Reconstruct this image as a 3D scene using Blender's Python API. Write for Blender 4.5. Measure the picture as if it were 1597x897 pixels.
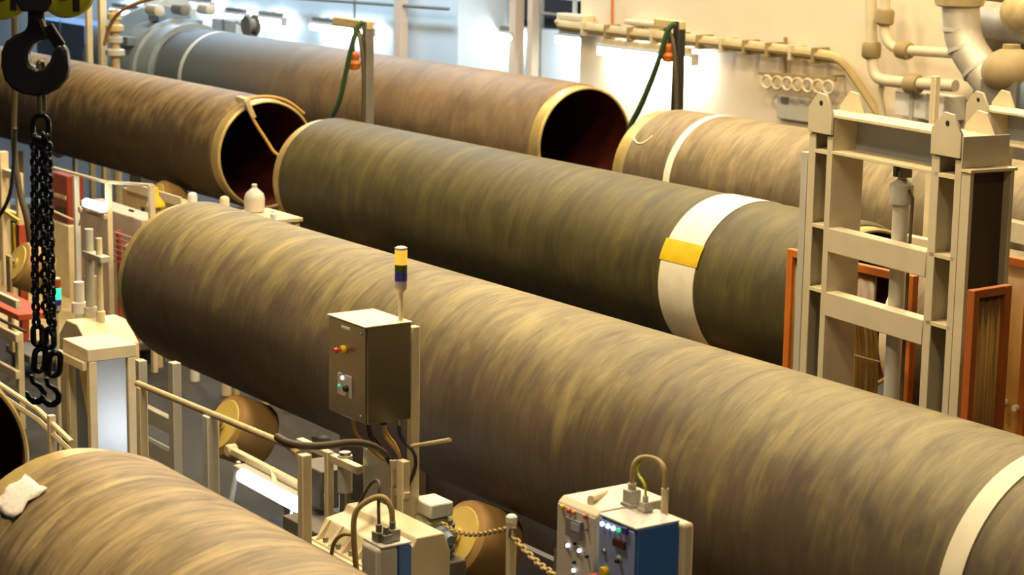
import bpy, bmesh, math, random
from mathutils import Vector, Matrix
random.seed(7)
for o in list(bpy.data.objects): bpy.data.objects.remove(o)
SC = bpy.context.scene
COL = SC.collection
V = Vector
PI = math.pi

# ------------------------------------------------------------------ camera
FPX, CX, CY, HC = 3250.0, 798.5, 448.5, 5.2
_d = V((-1480 - CX, -210 - CY, FPX)).normalized()
AX = -_d                                             # world X (along the pipes) in camera axes
AZ = -V((0, FPX, 210 + CY)).normalized()             # world up
AY = AZ.cross(AX)                                    # world Y (across the pipes, away)
TH = 0.018; _c, _s = math.cos(TH), math.sin(TH)      # slight roll of the camera
AZ, AY = AZ * _c + AY * _s, AY * _c - AZ * _s
def rot(y, z): return (y * _c - (z - HC) * _s, (z - HC) * _c + y * _s + HC)
PF, PD, PC, PB, PA, PE = rot(3.83, 1.7), rot(7.69, 1.7), rot(11.62, 1.7), rot(11.97, 1.7), rot(14.63, 1.95), rot(13.97, 1.95)   # pipe axes (y, z)
RGT = V((AX.x, AY.x, AZ.x)); DWN = V((AX.y, AY.y, AZ.y)); FWD = V((AX.z, AY.z, AZ.z))
cam_d = bpy.data.cameras.new('camera'); cam = bpy.data.objects.new('camera', cam_d); COL.objects.link(cam)
m = Matrix((RGT, -DWN, -FWD)).transposed().to_4x4(); m.translation = V((0, 0, HC))
cam.matrix_world = m
cam_d.sensor_width = 36.0; cam_d.lens = 36.0 * FPX / 1597.0
cam_d.clip_start = 0.1; cam_d.clip_end = 200
cam_d.dof.use_dof = True; cam_d.dof.focus_distance = 13.5; cam_d.dof.aperture_fstop = 3.2
SC.camera = cam

# ------------------------------------------------------------------ light
W = bpy.data.worlds.new('hall_air'); SC.world = W; W.use_nodes = True
W.node_tree.nodes['Background'].inputs[0].default_value = (0.80, 0.86, 1.0, 1)
W.node_tree.nodes['Background'].inputs[1].default_value = 0.055
SC.view_settings.view_transform = 'Standard'; SC.view_settings.look = 'None'
SC.view_settings.exposure = -0.12; SC.view_settings.gamma = 1.0
SC.view_settings.use_curve_mapping = False
def area(name, loc, size, power, color, target=None):
    l = bpy.data.lights.new(name, 'AREA'); l.shape = 'RECTANGLE'; l.size, l.size_y = size; l.energy = power; l.color = color
    o = bpy.data.objects.new(name, l); COL.objects.link(o); o.location = loc
    d = (V(target) - V(loc)) if target else V((0, 0, -1))
    o.rotation_euler = d.to_track_quat('-Z', 'Y').to_euler()
    return o
WARM = (1.0, 0.80, 0.50)
for x, y in [(-10.0, 3.6), (-10.8, 7.3), (-15.5, 7.8), (-20.5, 8), (-11.8, 13.0), (-16, 13.5), (-21, 13.5), (-27.5, 12)]:  # first one is an added fill that brightens the near pipe row
    area('high_bay_and_fill_lamp', (x, y, 9.6), (1.0, 1.0), 520, WARM)
for x in (-10, -16, -22):
    area('high_bay_and_fill_lamp', (x, 17.6, 8.6), (1.2, 1.0), 280, WARM)
area('high_bay_and_fill_lamp', (-3.6, 5.0, 9.6), (1.0, 1.0), 240, WARM)  # added fill light, brightens the dark side of the blue cabinet
COOL = (0.66, 0.84, 1.0)
for x in (-29, -34, -40, -47):
    area('high_bay_and_fill_lamp', (x, 17.5, 8.0), (2.5, 1.0), 520, COOL)  # unseen cool lights, added to give the far left its bluish daylight

# ------------------------------------------------------------------ helpers
def at(u, v, y=None, x=None, z=None):
    r = RGT * (u - CX) + DWN * (v - CY) + FWD * FPX
    if y is not None: k = y / r.y
    elif x is not None: k = x / r.x
    else: k = (z - HC) / r.z
    p = r * k
    return V((p.x, p.y, p.z + HC))
def lin(c): return c / 12.92 if c <= 0.04045 else ((c + 0.055) / 1.055) ** 2.4
def rgb(r, g, b): return (lin(r / 255), lin(g / 255), lin(b / 255), 1)

def on_pipe(u, v, y, z, R):
    """where the sight line through a pixel first meets a pipe lying along X"""
    r = RGT * (u - CX) + DWN * (v - CY) + FWD * FPX
    h = HC - z; a = r.y ** 2 + r.z ** 2; b = 2 * (-r.y * y + r.z * h); c = y * y + h * h - R * R
    k = (-b - math.sqrt(max(0, b * b - 4 * a * c))) / (2 * a)
    return V((r.x * k, r.y * k, r.z * k + HC))
class MB:
    def __init__(s): s.v = []; s.f = []
    def add(s, vs, fs):
        n = len(s.v); s.v += [V(p) for p in vs]; s.f += [[i + n for i in f] for f in fs]; return s
    def boxm(s, mat, sx, sy, sz):
        c = [mat @ V((a * sx / 2, b * sy / 2, d * sz / 2)) for d in (-1, 1) for a, b in ((-1, -1), (1, -1), (1, 1), (-1, 1))]
        return s.add(c, [(3, 2, 1, 0), (4, 5, 6, 7), (0, 1, 5, 4), (1, 2, 6, 5), (2, 3, 7, 6), (3, 0, 4, 7)])
    def box(s, x0, x1, y0, y1, z0, z1):
        return s.boxm(Matrix.Translation(((x0 + x1) / 2, (y0 + y1) / 2, (z0 + z1) / 2)), abs(x1 - x0), abs(y1 - y0), abs(z1 - z0))
    def bar(s, p0, p1, w, h, up=(0, 0, 1)):
        p0, p1 = V(p0), V(p1); d = p1 - p0; L = d.length; d = d / L; up = V(up)
        if abs(d.dot(up)) > 0.98: up = V((0, 1, 0))
        sd = d.cross(up).normalized(); u2 = sd.cross(d)
        mt = Matrix((d, sd, u2)).transposed().to_4x4(); mt.translation = (p0 + p1) / 2
        return s.boxm(mt, L, w, h)
    def lathe(s, o, ax, prof, n=32, closed=False, start=None):
        """prof: list of (distance along axis, radius)"""
        ax = V(ax).normalized(); o = V(o)
        e1 = V(start) if start else (V((0, 0, -1)) if abs(ax.z) < 0.9 else V((1, 0, 0)))
        e1 = (e1 - ax * e1.dot(ax)).normalized(); e2 = ax.cross(e1)
        vs = []; fs = []
        for t, r in prof:
            for k in range(n):
                a = 2 * PI * k / n
                vs.append(o + ax * t + e1 * (r * math.cos(a)) + e2 * (r * math.sin(a)))
        m = len(prof)
        for j in range(m - 1 + (1 if closed else 0)):
            j2 = (j + 1) % m
            for k in range(n):
                k2 = (k + 1) % n
                fs.append((j * n + k, j * n + k2, j2 * n + k2, j2 * n + k))
        if not closed:
            if prof[0][1] > 1e-4: fs.append(tuple(range(n - 1, -1, -1)))
            if prof[-1][1] > 1e-4: fs.append(tuple((m - 1) * n + k for k in range(n)))
        return s.add(vs, fs)
    def cyl(s, p0, p1, r, r2=None, n=20):
        p0, p1 = V(p0), V(p1); d = p1 - p0
        return s.lathe(p0, d, [(0, r), (d.length, r if r2 is None else r2)], n)
    def tube(s, pts, r, n=10, closed=False, smooth=0):
        P = [V(p) for p in pts]
        for _ in range(smooth):
            Q = [P[0]]
            for a, b in zip(P, P[1:]): Q += [a * .75 + b * .25, a * .25 + b * .75]
            Q.append(P[-1]); P = Q
        N = len(P); vs = []; fs = []; prev = None
        for i in range(N):
            if closed: t = (P[(i + 1) % N] - P[i - 1]).normalized()
            else: t = (P[min(i + 1, N - 1)] - P[max(i - 1, 0)]).normalized()
            if prev is None:
                e = V((0, 0, 1)) if abs(t.z) < 0.9 else V((1, 0, 0))
            else: e = prev
            e = (e - t * e.dot(t)).normalized(); prev = e; b = t.cross(e)
            for k in range(n):
                a = 2 * PI * k / n; vs.append(P[i] + e * (r * math.cos(a)) + b * (r * math.sin(a)))
        for i in range(N if closed else N - 1):
            i2 = (i + 1) % N
            for k in range(n):
                k2 = (k + 1) % n; fs.append((i * n + k, i * n + k2, i2 * n + k2, i2 * n + k))
        if not closed:
            fs.append(tuple(range(n - 1, -1, -1))); fs.append(tuple((N - 1) * n + k for k in range(n)))
        return s.add(vs, fs)
    def prism(s, poly, ex):
        """poly: 3-D outline, ex: extrusion vector"""
        n = len(poly); P = [V(p) for p in poly]; ex = V(ex)
        vs = P + [p + ex for p in P]
        fs = [tuple(range(n - 1, -1, -1)), tuple(range(n, 2 * n))] + [(i, (i + 1) % n, n + (i + 1) % n, n + i) for i in range(n)]
        return s.add(vs, fs)
    def ball(s, c, r, sx=1, sy=1, sz=1, n=14):
        pr = [(-r * math.cos(PI * i / n), r * math.sin(PI * i / n)) for i in range(n + 1)]
        k = len(s.v); s.lathe((0, 0, 0), (0, 0, 1), pr, n * 2)
        for i in range(k, len(s.v)):
            q = s.v[i]; s.v[i] = V((q.x * sx, q.y * sy, q.z * sz)) + V(c)
        return s
    def link(s, c, ax, side, Ln, Wd, r):
        """a chain link: stadium ring, long axis ax, short axis side"""
        ax = V(ax).normalized(); side = V(side).normalized(); h = Ln / 2 - Wd / 2; R = Wd / 2 - r; pts = []
        for sg in (1, -1):
            for k in range(9):
                a = -PI / 2 + PI * k / 8
                pts.append(V(c) + ax * (sg * (h + R * math.cos(a))) + side * (sg * R * math.sin(a)))
        return s.tube(pts, r, 8, True)
    def build(s, name, mat, parent=None, bevel=0, loc=None, smooth=True):
        root = parent
        while root is not None and root.parent is not None: root = root.parent
        if root is not None: org = V(root.location)
        elif loc is not None: org = V(loc)
        else:
            lo = [min(p[i] for p in s.v) for i in range(3)]; hi = [max(p[i] for p in s.v) for i in range(3)]
            org = V(((lo[0] + hi[0]) / 2, (lo[1] + hi[1]) / 2, lo[2]))
        me = bpy.data.meshes.new(name); me.from_pydata([p - org for p in s.v], [], s.f); me.update()
        bm = bmesh.new(); bm.from_mesh(me); bmesh.ops.recalc_face_normals(bm, faces=bm.faces[:]); bm.to_mesh(me); bm.free()
        if smooth:
            for p in me.polygons: p.use_smooth = True
            me.set_sharp_from_angle(angle=math.radians(38))
        me.materials.append(mat)
        o = bpy.data.objects.new(name, me); COL.objects.link(o)
        if parent is not None: o.parent = parent
        else: o.location = org
        if bevel:
            b = o.modifiers.new('bevel', 'BEVEL'); b.width = bevel; b.segments = 2; b.limit_method = 'ANGLE'; b.angle_limit = math.radians(40)
        return o

def tag(o, label, cat, group=None, kind=None):
    o['label'] = label; o['category'] = cat
    if group: o['group'] = group
    if kind: o['kind'] = kind
    return o
def thing(name, label, cat, loc, group=None):
    o = bpy.data.objects.new(name, None); COL.objects.link(o); o.location = V(loc); o.empty_display_size = .1
    return tag(o, label, cat, group)
def struct(o): o['kind'] = 'structure'; return o
def dup(o, delta, label=None, parent=None):
    c = o.copy(); COL.objects.link(c)
    if parent is None: c.location = o.location + V(delta)
    else: c.parent = parent
    if label: c['label'] = label
    for ch in o.children: dup(ch, (0, 0, 0), None, c)
    return c

# ------------------------------------------------------------------ materials
def mat(name, col, rough=.5, metal=0, bump=0, bscale=20, var=0, vscale=4, emit=0, ecol=None, alpha=1, trans=0, stretch=None):
    M = bpy.data.materials.new(name); M.use_nodes = True; nt = M.node_tree; N = nt.nodes; P = N['Principled BSDF']
    P.inputs['Base Color'].default_value = col; P.inputs['Roughness'].default_value = rough; P.inputs['Metallic'].default_value = metal
    tc = N.new('ShaderNodeTexCoord'); src = tc.outputs['Object']
    if stretch:
        mp = N.new('ShaderNodeMapping'); mp.inputs['Scale'].default_value = stretch; nt.links.new(src, mp.inputs[0]); src = mp.outputs[0]
    if var:
        no = N.new('ShaderNodeTexNoise'); no.inputs['Scale'].default_value = vscale; no.inputs['Detail'].default_value = 4; nt.links.new(src, no.inputs['Vector'])
        rp = N.new('ShaderNodeValToRGB'); rp.color_ramp.elements[0].position = .3; rp.color_ramp.elements[1].position = .7
        d = [c * (1 - var) for c in col[:3]] + [1]; l = [min(1, c * (1 + var * .5)) for c in col[:3]] + [1]
        rp.color_ramp.elements[0].color = d; rp.color_ramp.elements[1].color = l
        nt.links.new(no.outputs['Fac'], rp.inputs[0]); nt.links.new(rp.outputs[0], P.inputs['Base Color'])
    if bump:
        nb = N.new('ShaderNodeTexNoise'); nb.inputs['Scale'].default_value = bscale; nb.inputs['Detail'].default_value = 5; nt.links.new(src, nb.inputs['Vector'])
        b = N.new('ShaderNodeBump'); b.inputs['Strength'].default_value = bump; b.inputs['Distance'].default_value = .02
        nt.links.new(nb.outputs['Fac'], b.inputs['Height']); nt.links.new(b.outputs[0], P.inputs['Normal'])
    if emit:
        P.inputs['Emission Color'].default_value = ecol or col; P.inputs['Emission Strength'].default_value = emit
    if alpha < 1: P.inputs['Alpha'].default_value = alpha
    if trans: P.inputs['Transmission Weight'].default_value = trans
    return M

def coat_mat(name, dark, light, sx=6.0, rings=0.0, amt=1.0, far=None, dust=None):
    """pipe coating: smeared streaks running round the pipe, blotches, optional wrap rings; far = (u0, u1, colour) a bluish stretch"""
    M = bpy.data.materials.new(name); M.use_nodes = True; nt = M.node_tree; N = nt.nodes; Lk = nt.links.new; P = N['Principled BSDF']
    P.inputs['Roughness'].default_value = .62
    uv = N.new('ShaderNodeUVMap'); uv.uv_map = 'UVMap'
    def noise(sc, detail, dist=0.0, rough=.55):
        mp = N.new('ShaderNodeMapping'); mp.inputs['Scale'].default_value = (sc[0], sc[1], 1); mp.inputs['Rotation'].default_value = (0, 0, sc[2] if len(sc) > 2 else 0)
        Lk(uv.outputs[0], mp.inputs[0])
        n = N.new('ShaderNodeTexNoise'); n.noise_dimensions = '2D'; n.inputs['Scale'].default_value = 1; n.inputs['Detail'].default_value = detail
        n.inputs['Distortion'].default_value = dist; n.inputs['Roughness'].default_value = rough
        Lk(mp.outputs[0], n.inputs['Vector']); return n.outputs['Fac']
    def mth(op, a, b):
        n = N.new('ShaderNodeMath'); n.operation = op
        for i, q in enumerate((a, b)):
            if isinstance(q, (int, float)): n.inputs[i].default_value = q
            else: Lk(q, n.inputs[i])
        return n.outputs[0]
    st = noise((sx, 1.3, .12), 5, .9, .62); bl = noise((.7, 1.1), 3, .4); fi = noise((sx * 3.0, 2.6, .1), 4, .8, .65)
    f = mth('ADD', mth('MULTIPLY', st, .40), mth('ADD', mth('MULTIPLY', bl, .24), mth('MULTIPLY', fi, .36)))
    if rings:
        rg = noise((7.0, .05), 2, .1)
        f = mth('ADD', mth('MULTIPLY', f, 1 - rings), mth('MULTIPLY', rg, rings))
    rp = N.new('ShaderNodeValToRGB'); e = rp.color_ramp.elements
    e[0].position = .5 - .16 / amt; e[0].color = dark; e[1].position = .5 + .16 / amt; e[1].color = light
    md = e.new(.5); md.color = tuple((a * .55 + b * .45) for a, b in zip(dark, light))
    Lk(f, rp.inputs[0]); out = rp.outputs[0]
    if dust:                                          # smeared dust lying along the crown over a smoother clean coating: (half width in m, clean dark, clean light)
        sd = N.new('ShaderNodeSeparateXYZ'); Lk(uv.outputs[0], sd.inputs[0])
        ed = noise((1.6, 2.2, .2), 4, .8); e2 = noise((7.0, 1.6, .15), 3, .6)
        w = mth('ADD', mth('MULTIPLY', mth('ADD', ed, -.5), .75), mth('MULTIPLY', mth('ADD', e2, -.5), .9))
        dd = mth('SUBTRACT', mth('ADD', w, dust[0]), mth('ABSOLUTE', mth('ADD', sd.outputs[1], .06), 0))
        mr = N.new('ShaderNodeMapRange'); mr.inputs['From Min'].default_value = -.24; mr.inputs['From Max'].default_value = .20; Lk(dd, mr.inputs['Value'])
        r2 = N.new('ShaderNodeValToRGB'); r2.color_ramp.elements[0].position = .32; r2.color_ramp.elements[1].position = .68
        r2.color_ramp.elements[0].color = dust[1]; r2.color_ramp.elements[1].color = dust[2]
        Lk(mth('ADD', mth('MULTIPLY', bl, .6), mth('MULTIPLY', fi, .4)), r2.inputs[0])
        mx = N.new('ShaderNodeMixRGB'); Lk(mr.outputs[0], mx.inputs[0]); Lk(r2.outputs[0], mx.inputs[1]); Lk(out, mx.inputs[2]); out = mx.outputs[0]
    if far:
        sp = N.new('ShaderNodeSeparateXYZ'); Lk(uv.outputs[0], sp.inputs[0])
        mr = N.new('ShaderNodeMapRange'); mr.inputs['From Min'].default_value = far[0]; mr.inputs['From Max'].default_value = far[1]
        Lk(mth('ADD', sp.outputs[0], mth('MULTIPLY', bl, 1.2)), mr.inputs['Value'])
        mx = N.new('ShaderNodeMixRGB'); Lk(mr.outputs[0], mx.inputs[0]); mx.inputs[1].default_value = far[2]; Lk(out, mx.inputs[2]); out = mx.outputs[0]
    Lk(out, P.inputs['Base Color'])
    b = N.new('ShaderNodeBump'); b.inputs['Strength'].default_value = .35; b.inputs['Distance'].default_value = .012
    Lk(f, b.inputs['Height']); Lk(b.outputs[0], P.inputs['Normal'])
    return M

CREAM = mat('cream_paint', rgb(222, 206, 168), .45, var=.10, vscale=6)
CREAMD = mat('worn_cream_paint', rgb(196, 176, 130), .55, var=.2, vscale=8)
WHITE = mat('white_paint', rgb(226, 224, 214), .4, var=.06)
GREYP = mat('light_grey_paint', rgb(186, 182, 170), .45, var=.08)
GREYD = mat('dark_grey_paint', rgb(110, 106, 98), .5, var=.12)
BLUEG = mat('blue_grey_paint', rgb(112, 128, 142), .5, var=.12)
STEEL = mat('brushed_steel', rgb(150, 145, 128), .36, 1, var=.03, vscale=3, stretch=(1, 1, 14))
STEELR = mat('dull_steel', rgb(150, 148, 140), .45, 1, var=.2)
BLACK = mat('black_steel', rgb(26, 27, 30), .42, .3, var=.2)
BLACKR = mat('black_rubber', rgb(34, 32, 28), .6)
CHAINM = mat('blackened_chain_steel', rgb(30, 36, 42), .3, .75, var=.3, vscale=30)
YELLOWG = mat('lime_yellow_paint', rgb(170, 176, 30), .4, var=.1)
YELLOW = mat('yellow_paint', rgb(226, 190, 30), .45, var=.1)
ORANGE = mat('orange_paint', rgb(205, 112, 34), .5, var=.15)
RUST = mat('red_orange_paint', rgb(176, 74, 32), .55, var=.2)
REDD = mat('dark_red_paint', rgb(140, 52, 30), .55, var=.2)
BLUE = mat('blue_enamel', rgb(60, 110, 180), .4, var=.06)
BLUEL = mat('light_blue_enamel', rgb(136, 156, 214), .4, var=.06)
PANEL = mat('pale_panel_enamel', rgb(206, 200, 192), .4, var=.04)
BAND = mat('white_band_paint', rgb(240, 232, 205), .6, var=.08, vscale=7)
TAPE = mat('yellow_tape', rgb(226, 188, 24), .5, var=.15, vscale=9)
BARE = mat('bare_pipe_end_primer', rgb(196, 172, 112), .42, .35, var=.28, vscale=5)
LIN = mat('red_brown_pipe_lining', rgb(72, 24, 12), .5, var=.15)
ROLLY = mat('mustard_roller_face', rgb(214, 186, 96), .55, var=.12)
ROLLT = mat('tan_rubber_roller', rgb(170, 132, 78), .6, var=.2)
HOSE = mat('tan_hose_rubber', rgb(168, 146, 92), .55, var=.15)
HOSEG = mat('dark_green_hose', rgb(58, 82, 52), .55, var=.15)
HOSED = mat('dark_hose_rubber', rgb(74, 62, 40), .6, var=.15)
OCHRE = mat('ochre_hose', rgb(190, 146, 70), .55, var=.1)
WALLC = mat('cream_wall_paint', rgb(222, 206, 176), .6, var=.05, vscale=.7, bump=.05, bscale=2)
WALLB = mat('pale_blue_wall_paint', rgb(206, 218, 226), .5, var=.06, vscale=.6)
DARKW = mat('dark_gallery_wall', rgb(70, 74, 76), .7, var=.3, vscale=1)
FLOORM = mat('dark_deck_paint', rgb(34, 29, 24), .7, var=.4, vscale=1.5, bump=.1)
CEILM = mat('ceiling_paint', rgb(150, 140, 120), .8, var=.1)
WEBG = mat('shade_toned_grey_web', rgb(150, 156, 162), .5, .0, var=.1)  # gate paint darkened to blue-grey, the shade of the recessed webs
PANELS = mat('pale_steel_panel', rgb(206, 210, 214), .42, 1, var=.06)
AMBER = mat('amber_curtain_plastic', rgb(214, 158, 70), .35, var=.2, vscale=3, alpha=.72, stretch=(6, 6, .6))
BROWNC = mat('brown_curtain_plastic', rgb(136, 100, 44), .35, var=.3, vscale=3, alpha=.8, stretch=(8, 8, .8))
ALU = mat('insulation_cladding', rgb(190, 182, 164), .5, .4, var=.12, vscale=4)
VALVE = mat('tan_valve_casting', rgb(150, 130, 88), .6, var=.15)
WPIPE = mat('wall_pipe_paint', rgb(206, 192, 160), .45, var=.1)
TUBEW = mat('cool_tube_glow', (1, 1, 1, 1), .4, emit=110, ecol=(.86, .95, 1, 1))
TUBEL = mat('soft_cool_tube_glow', (1, 1, 1, 1), .4, emit=34, ecol=(.86, .95, 1, 1))
GATEP = mat('grey_beige_gate_paint', rgb(204, 192, 162), .45, var=.08)
COLLAR = mat('blue_grey_collar_paint', rgb(132, 144, 152), .5, var=.15)
TUBEM = mat('warm_white_tube_glow', (1, 1, 1, 1), .4, emit=5, ecol=(.95, .98, 1, 1))
LED_W = mat('white_indicator_glow', (1, 1, 1, 1), .4, emit=3, ecol=(.9, 1, 1, 1))
LED_G = mat('green_indicator_glow', rgb(40, 200, 150), .4, emit=1.0, ecol=rgb(30, 210, 150))
LAMP_O = mat('orange_beacon_glow', rgb(255, 170, 40), .4, emit=1.5, ecol=rgb(255, 150, 50))
LAMP_GON = mat('green_beacon_glow', rgb(60, 255, 170), .4, emit=2.2, ecol=rgb(40, 250, 150))
LENS_R = mat('red_lens', rgb(200, 90, 70), .3); LENS_G = mat('dark_green_lens', rgb(60, 80, 24), .3); LENS_B = mat('blue_lens', rgb(54, 44, 150), .3)
SCREEN = mat('grey_display_glass', rgb(170, 180, 196), .25); DISP = mat('grey_display_bezel', rgb(128, 124, 128), .5)
REDBTN = mat('red_button_plastic', rgb(190, 50, 30), .4)
RAG = mat('pinkish_white_cloth', rgb(244, 232, 222), .8, bump=.3, bscale=30)
PLASTIC = mat('cloudy_clear_plastic', rgb(214, 206, 196), .3, var=.1, alpha=.85)
PINKP = mat('pinkish_grey_panel', rgb(188, 168, 150), .6, var=.12)

# ------------------------------------------------------------------ the hall
struct(MB().box(-62, 8, -4, 26, -.25, 0).build('floor', FLOORM))
struct(MB().box(-62, 8, -4, 26, 11, 11.2).build('ceiling', CEILM))
XR = at(905, 60, y=19.5).x                           # where the cream wall ends and the alcove begins
XL = at(714, 60, y=20.2).x
struct(MB().box(XR, 8, 19.5, 19.8, 0, 11).box(XR, XR + .3, 19.8, 21.6, 0, 11).build('wall_back', WALLC))
struct(MB().box(-62, XL, 20.2, 20.5, 0, 11).box(XL - .3, XL, 20.5, 21.6, 0, 11).build('wall_left', WALLB))
zg = at(790, 40, y=21.4).z
struct(MB().box(XL, XR, 21.4, 21.7, 0, zg).build('wall_alcove', WALLB))
struct(MB().box(XL - 2, XR + 2, 21.7, 25, zg - .25, zg - .02).build('floor_gallery', GREYD))
struct(MB().box(XL - 3, XR + 3, 25, 25.3, 0, 11).build('wall_gallery', DARKW))
struct(MB().box(-62, -61.7, -4, 26, 0, 11).build('wall_end', WALLB))
# columns in front of the far walls
def column(u, v, y, w, name, m):
    p = at(u, v, y=y)
    return struct(MB().box(p.x - w / 2, p.x + w / 2, y - w / 2, y + w / 2, 0, 11).build(name, m, bevel=.015))
column(625, 60, 20.0, .2, 'trim_1', mat('beige_column_paint', rgb(214, 190, 166), .5))
column(806, 30, 21.2, .2, 'trim_2', bpy.data.materials['beige_column_paint'])
column(831, 80, 21.25, .16, 'trim_3', bpy.data.materials['beige_column_paint'])

# ------------------------------------------------------------------ pipes
def coating(x0, x1, y, z, R, m, parent, th=.055, nseg=72):
    """shell with rounded end faces; UV = metres along / metres round, seam underneath"""
    L = x1 - x0; nx = max(2, int(L / .5)); prof = []
    ri = R - th
    prof.append((0, ri)); prof.append((0, R - .025)); prof.append((.03, R - .004)); prof.append((.07, R))
    for i in range(1, nx): prof.append((L * i / nx, R))
    prof += [(L - .07, R), (L - .03, R - .004), (L, R - .025), (L, ri)]
    b = MB(); b.lathe((x0, y, z), (1, 0, 0), prof, nseg, closed=True)
    o = b.build('coating', m, parent)
    me = o.data; uvl = me.uv_layers.new(name='UVMap')
    org = V(parent.location)
    for p in me.polygons:
        vals = []
        for li in p.loop_indices:
            c = me.vertices[me.loops[li].vertex_index].co + org
            a = math.atan2(c.y - y, c.z - z)          # 0 on top, the seam lies underneath
            vals.append([c.x - x0, a])
        if max(q[1] for q in vals) - min(q[1] for q in vals) > PI:
            for q in vals:
                if q[1] < 0: q[1] += 2 * PI
        for li, q in zip(p.loop_indices, vals): uvl.data[li].uv = (q[0], q[1] * R)
    return o
def ring(x, y, z, R, w, name, m, parent, th=.008):
    return MB().lathe((x, y, z), (1, 0, 0), [(0, R + .001), (0, R + th), (w, R + th), (w, R + .001)], 72, closed=True).build(name, m, parent)
def pipe(label, x0, x1, y, z, R, m, b0=.25, b1=.25, rb=None, bare=None, group='line pipes lying in rows'):
    rb = rb or R - .045; bare = bare or BARE
    t = thing('coated_pipe', label, 'pipe', ((x0 + x1) / 2, y, z - R), group)
    coating(x0 + b0, x1 - b1, y, z, R, m, t)
    w = .032
    for xa, xb, bev in ((x0, x0 + b0 + .3, 0), (x1 - b1 - .3, x1, 1)):
        pr = [(0, rb - w), (0, rb - .016 if not bev else rb), (.014, rb), (xb - xa - .014, rb), (xb - xa, rb - .016 if bev else rb), (xb - xa, rb - w)]
        MB().lathe((xa, y, z), (1, 0, 0), pr, 72, closed=True).build('bare_end', bare, t)
    MB().lathe((x0 + .03, y, z), (1, 0, 0), [(0, rb - w + .002), (0, rb - w - .004), (x1 - x0 - .06, rb - w - .004), (x1 - x0 - .06, rb - w + .002)], 72, closed=True).build('lining', LIN, t)
    return t
m_d = coat_mat('olive_brown_pipe_coating', rgb(84, 72, 42), rgb(146, 132, 86), 5.0, amt=1.1, dust=(.58, rgb(70, 58, 44), rgb(104, 88, 68)))
m_f = coat_mat('tan_brown_pipe_coating', rgb(92, 76, 48), rgb(182, 158, 112), 6.0, amt=1.15, dust=(.80, rgb(78, 64, 46), rgb(116, 98, 72)))
m_b = coat_mat('tan_smeared_pipe_coating', rgb(80, 63, 36), rgb(156, 130, 84), 4.4, amt=1.1, dust=(.68, rgb(62, 50, 32), rgb(92, 76, 50)))
m_c = coat_mat('dark_olive_pipe_coating', rgb(52, 46, 20), rgb(98, 88, 44), 3.4, rings=.22, amt=1.05, dust=(.95, rgb(48, 43, 18), rgb(80, 72, 34)))
m_a = coat_mat('smooth_brown_pipe_coating', rgb(92, 76, 56), rgb(136, 114, 84), 2.6, amt=.9, far=(2.2, 6.0, rgb(86, 96, 106)))
m_e = coat_mat('grey_tan_pipe_coating', rgb(92, 78, 52), rgb(152, 134, 96), 4.4, amt=1.0, dust=(.75, rgb(78, 66, 44), rgb(112, 97, 68)))
BAREW = mat('pale_steel_pipe_end', rgb(206, 186, 132), .4, .4, var=.2, vscale=6)
pF = pipe('tan brown coated pipe in the near lower left corner with a white rag on it', -9.5, 2.6, *PF, .70, m_f, .22, .25, .655)
pG = pipe('dark open pipe end cut off by the left edge, behind the near tan pipe', -24, -11.68, *PF, .70, m_f, .22, .22, .655)
pD = pipe('largest olive brown pipe crossing the middle, narrow white band near its right end', -16.12, -3.9, *PD, .70, m_d, .13, .25, .665)
ring(-6.62, *PD, .70, .13, 'paint_band', BAND, pD)
pC = pipe('dark olive pipe with a wide white band and a yellow tape patch', -20.72, -11.86, *PC, .70, m_c, .17, .12, .665)
ring(-13.68, *PC, .70, .46, 'wide_paint_band', BAND, pC)
tp = MB()
for k in range(6):
    a0 = math.radians(148.5 + k * 2.6); a1 = math.radians(148.5 + (k + 1) * 2.6)
    q = [V((x, PC[0] + .7115 * math.cos(a), PC[1] + .7115 * math.sin(a))) for a in (a0, a1) for x in (-13.70, -13.20)]
    tp.prism([q[0], q[1], q[3], q[2]], V((0, math.cos(a0), math.sin(a0))) * .003)
o = tp.build('tape_patch', TAPE, pC); o['label'] = 'yellow tape patch on the white band'
pB = pipe('tan pipe behind the chain with a cable clamped over its open end', -36, -22.75, *PB, .70, m_b, .25, .2, .675)
XA = on_pipe(240, 95, *PA, .72).x
pA = pipe('long brown pipe in the back row, grey blue far end, open mouth facing right', XA, -19.75, *PA, .72, m_a, .05, .19, .69)
ring(on_pipe(283, 95, *PA, .72).x, *PA, .72, .10, 'paint_band', mat('grey_white_band_paint', rgb(196, 204, 208), .6), pA)
pE = pipe('grey tan pipe in the back row behind the lifting gate, thin white band', -17.5, -6, *PE, .70, m_e, .2, .25, .668)
ring(-16.58, *PE, .70, .10, 'paint_band', BAND, pE)
ck = [on_pipe(u, v, *PE, .702) for u, v in ((986, 212), (990, 220), (997, 225), (1006, 222), (1018, 212))]
o = MB().tube(ck, .008, 6, smooth=2).build('chalk_mark', BAND, pE); o['label'] = 'white chalk tick mark'
pH = pipe('pipe beyond the gate with a white end ring, behind the orange curtain', -11.06, -5, *PC, .70, m_e, .1, .25, .68, bare=BAND)

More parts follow.
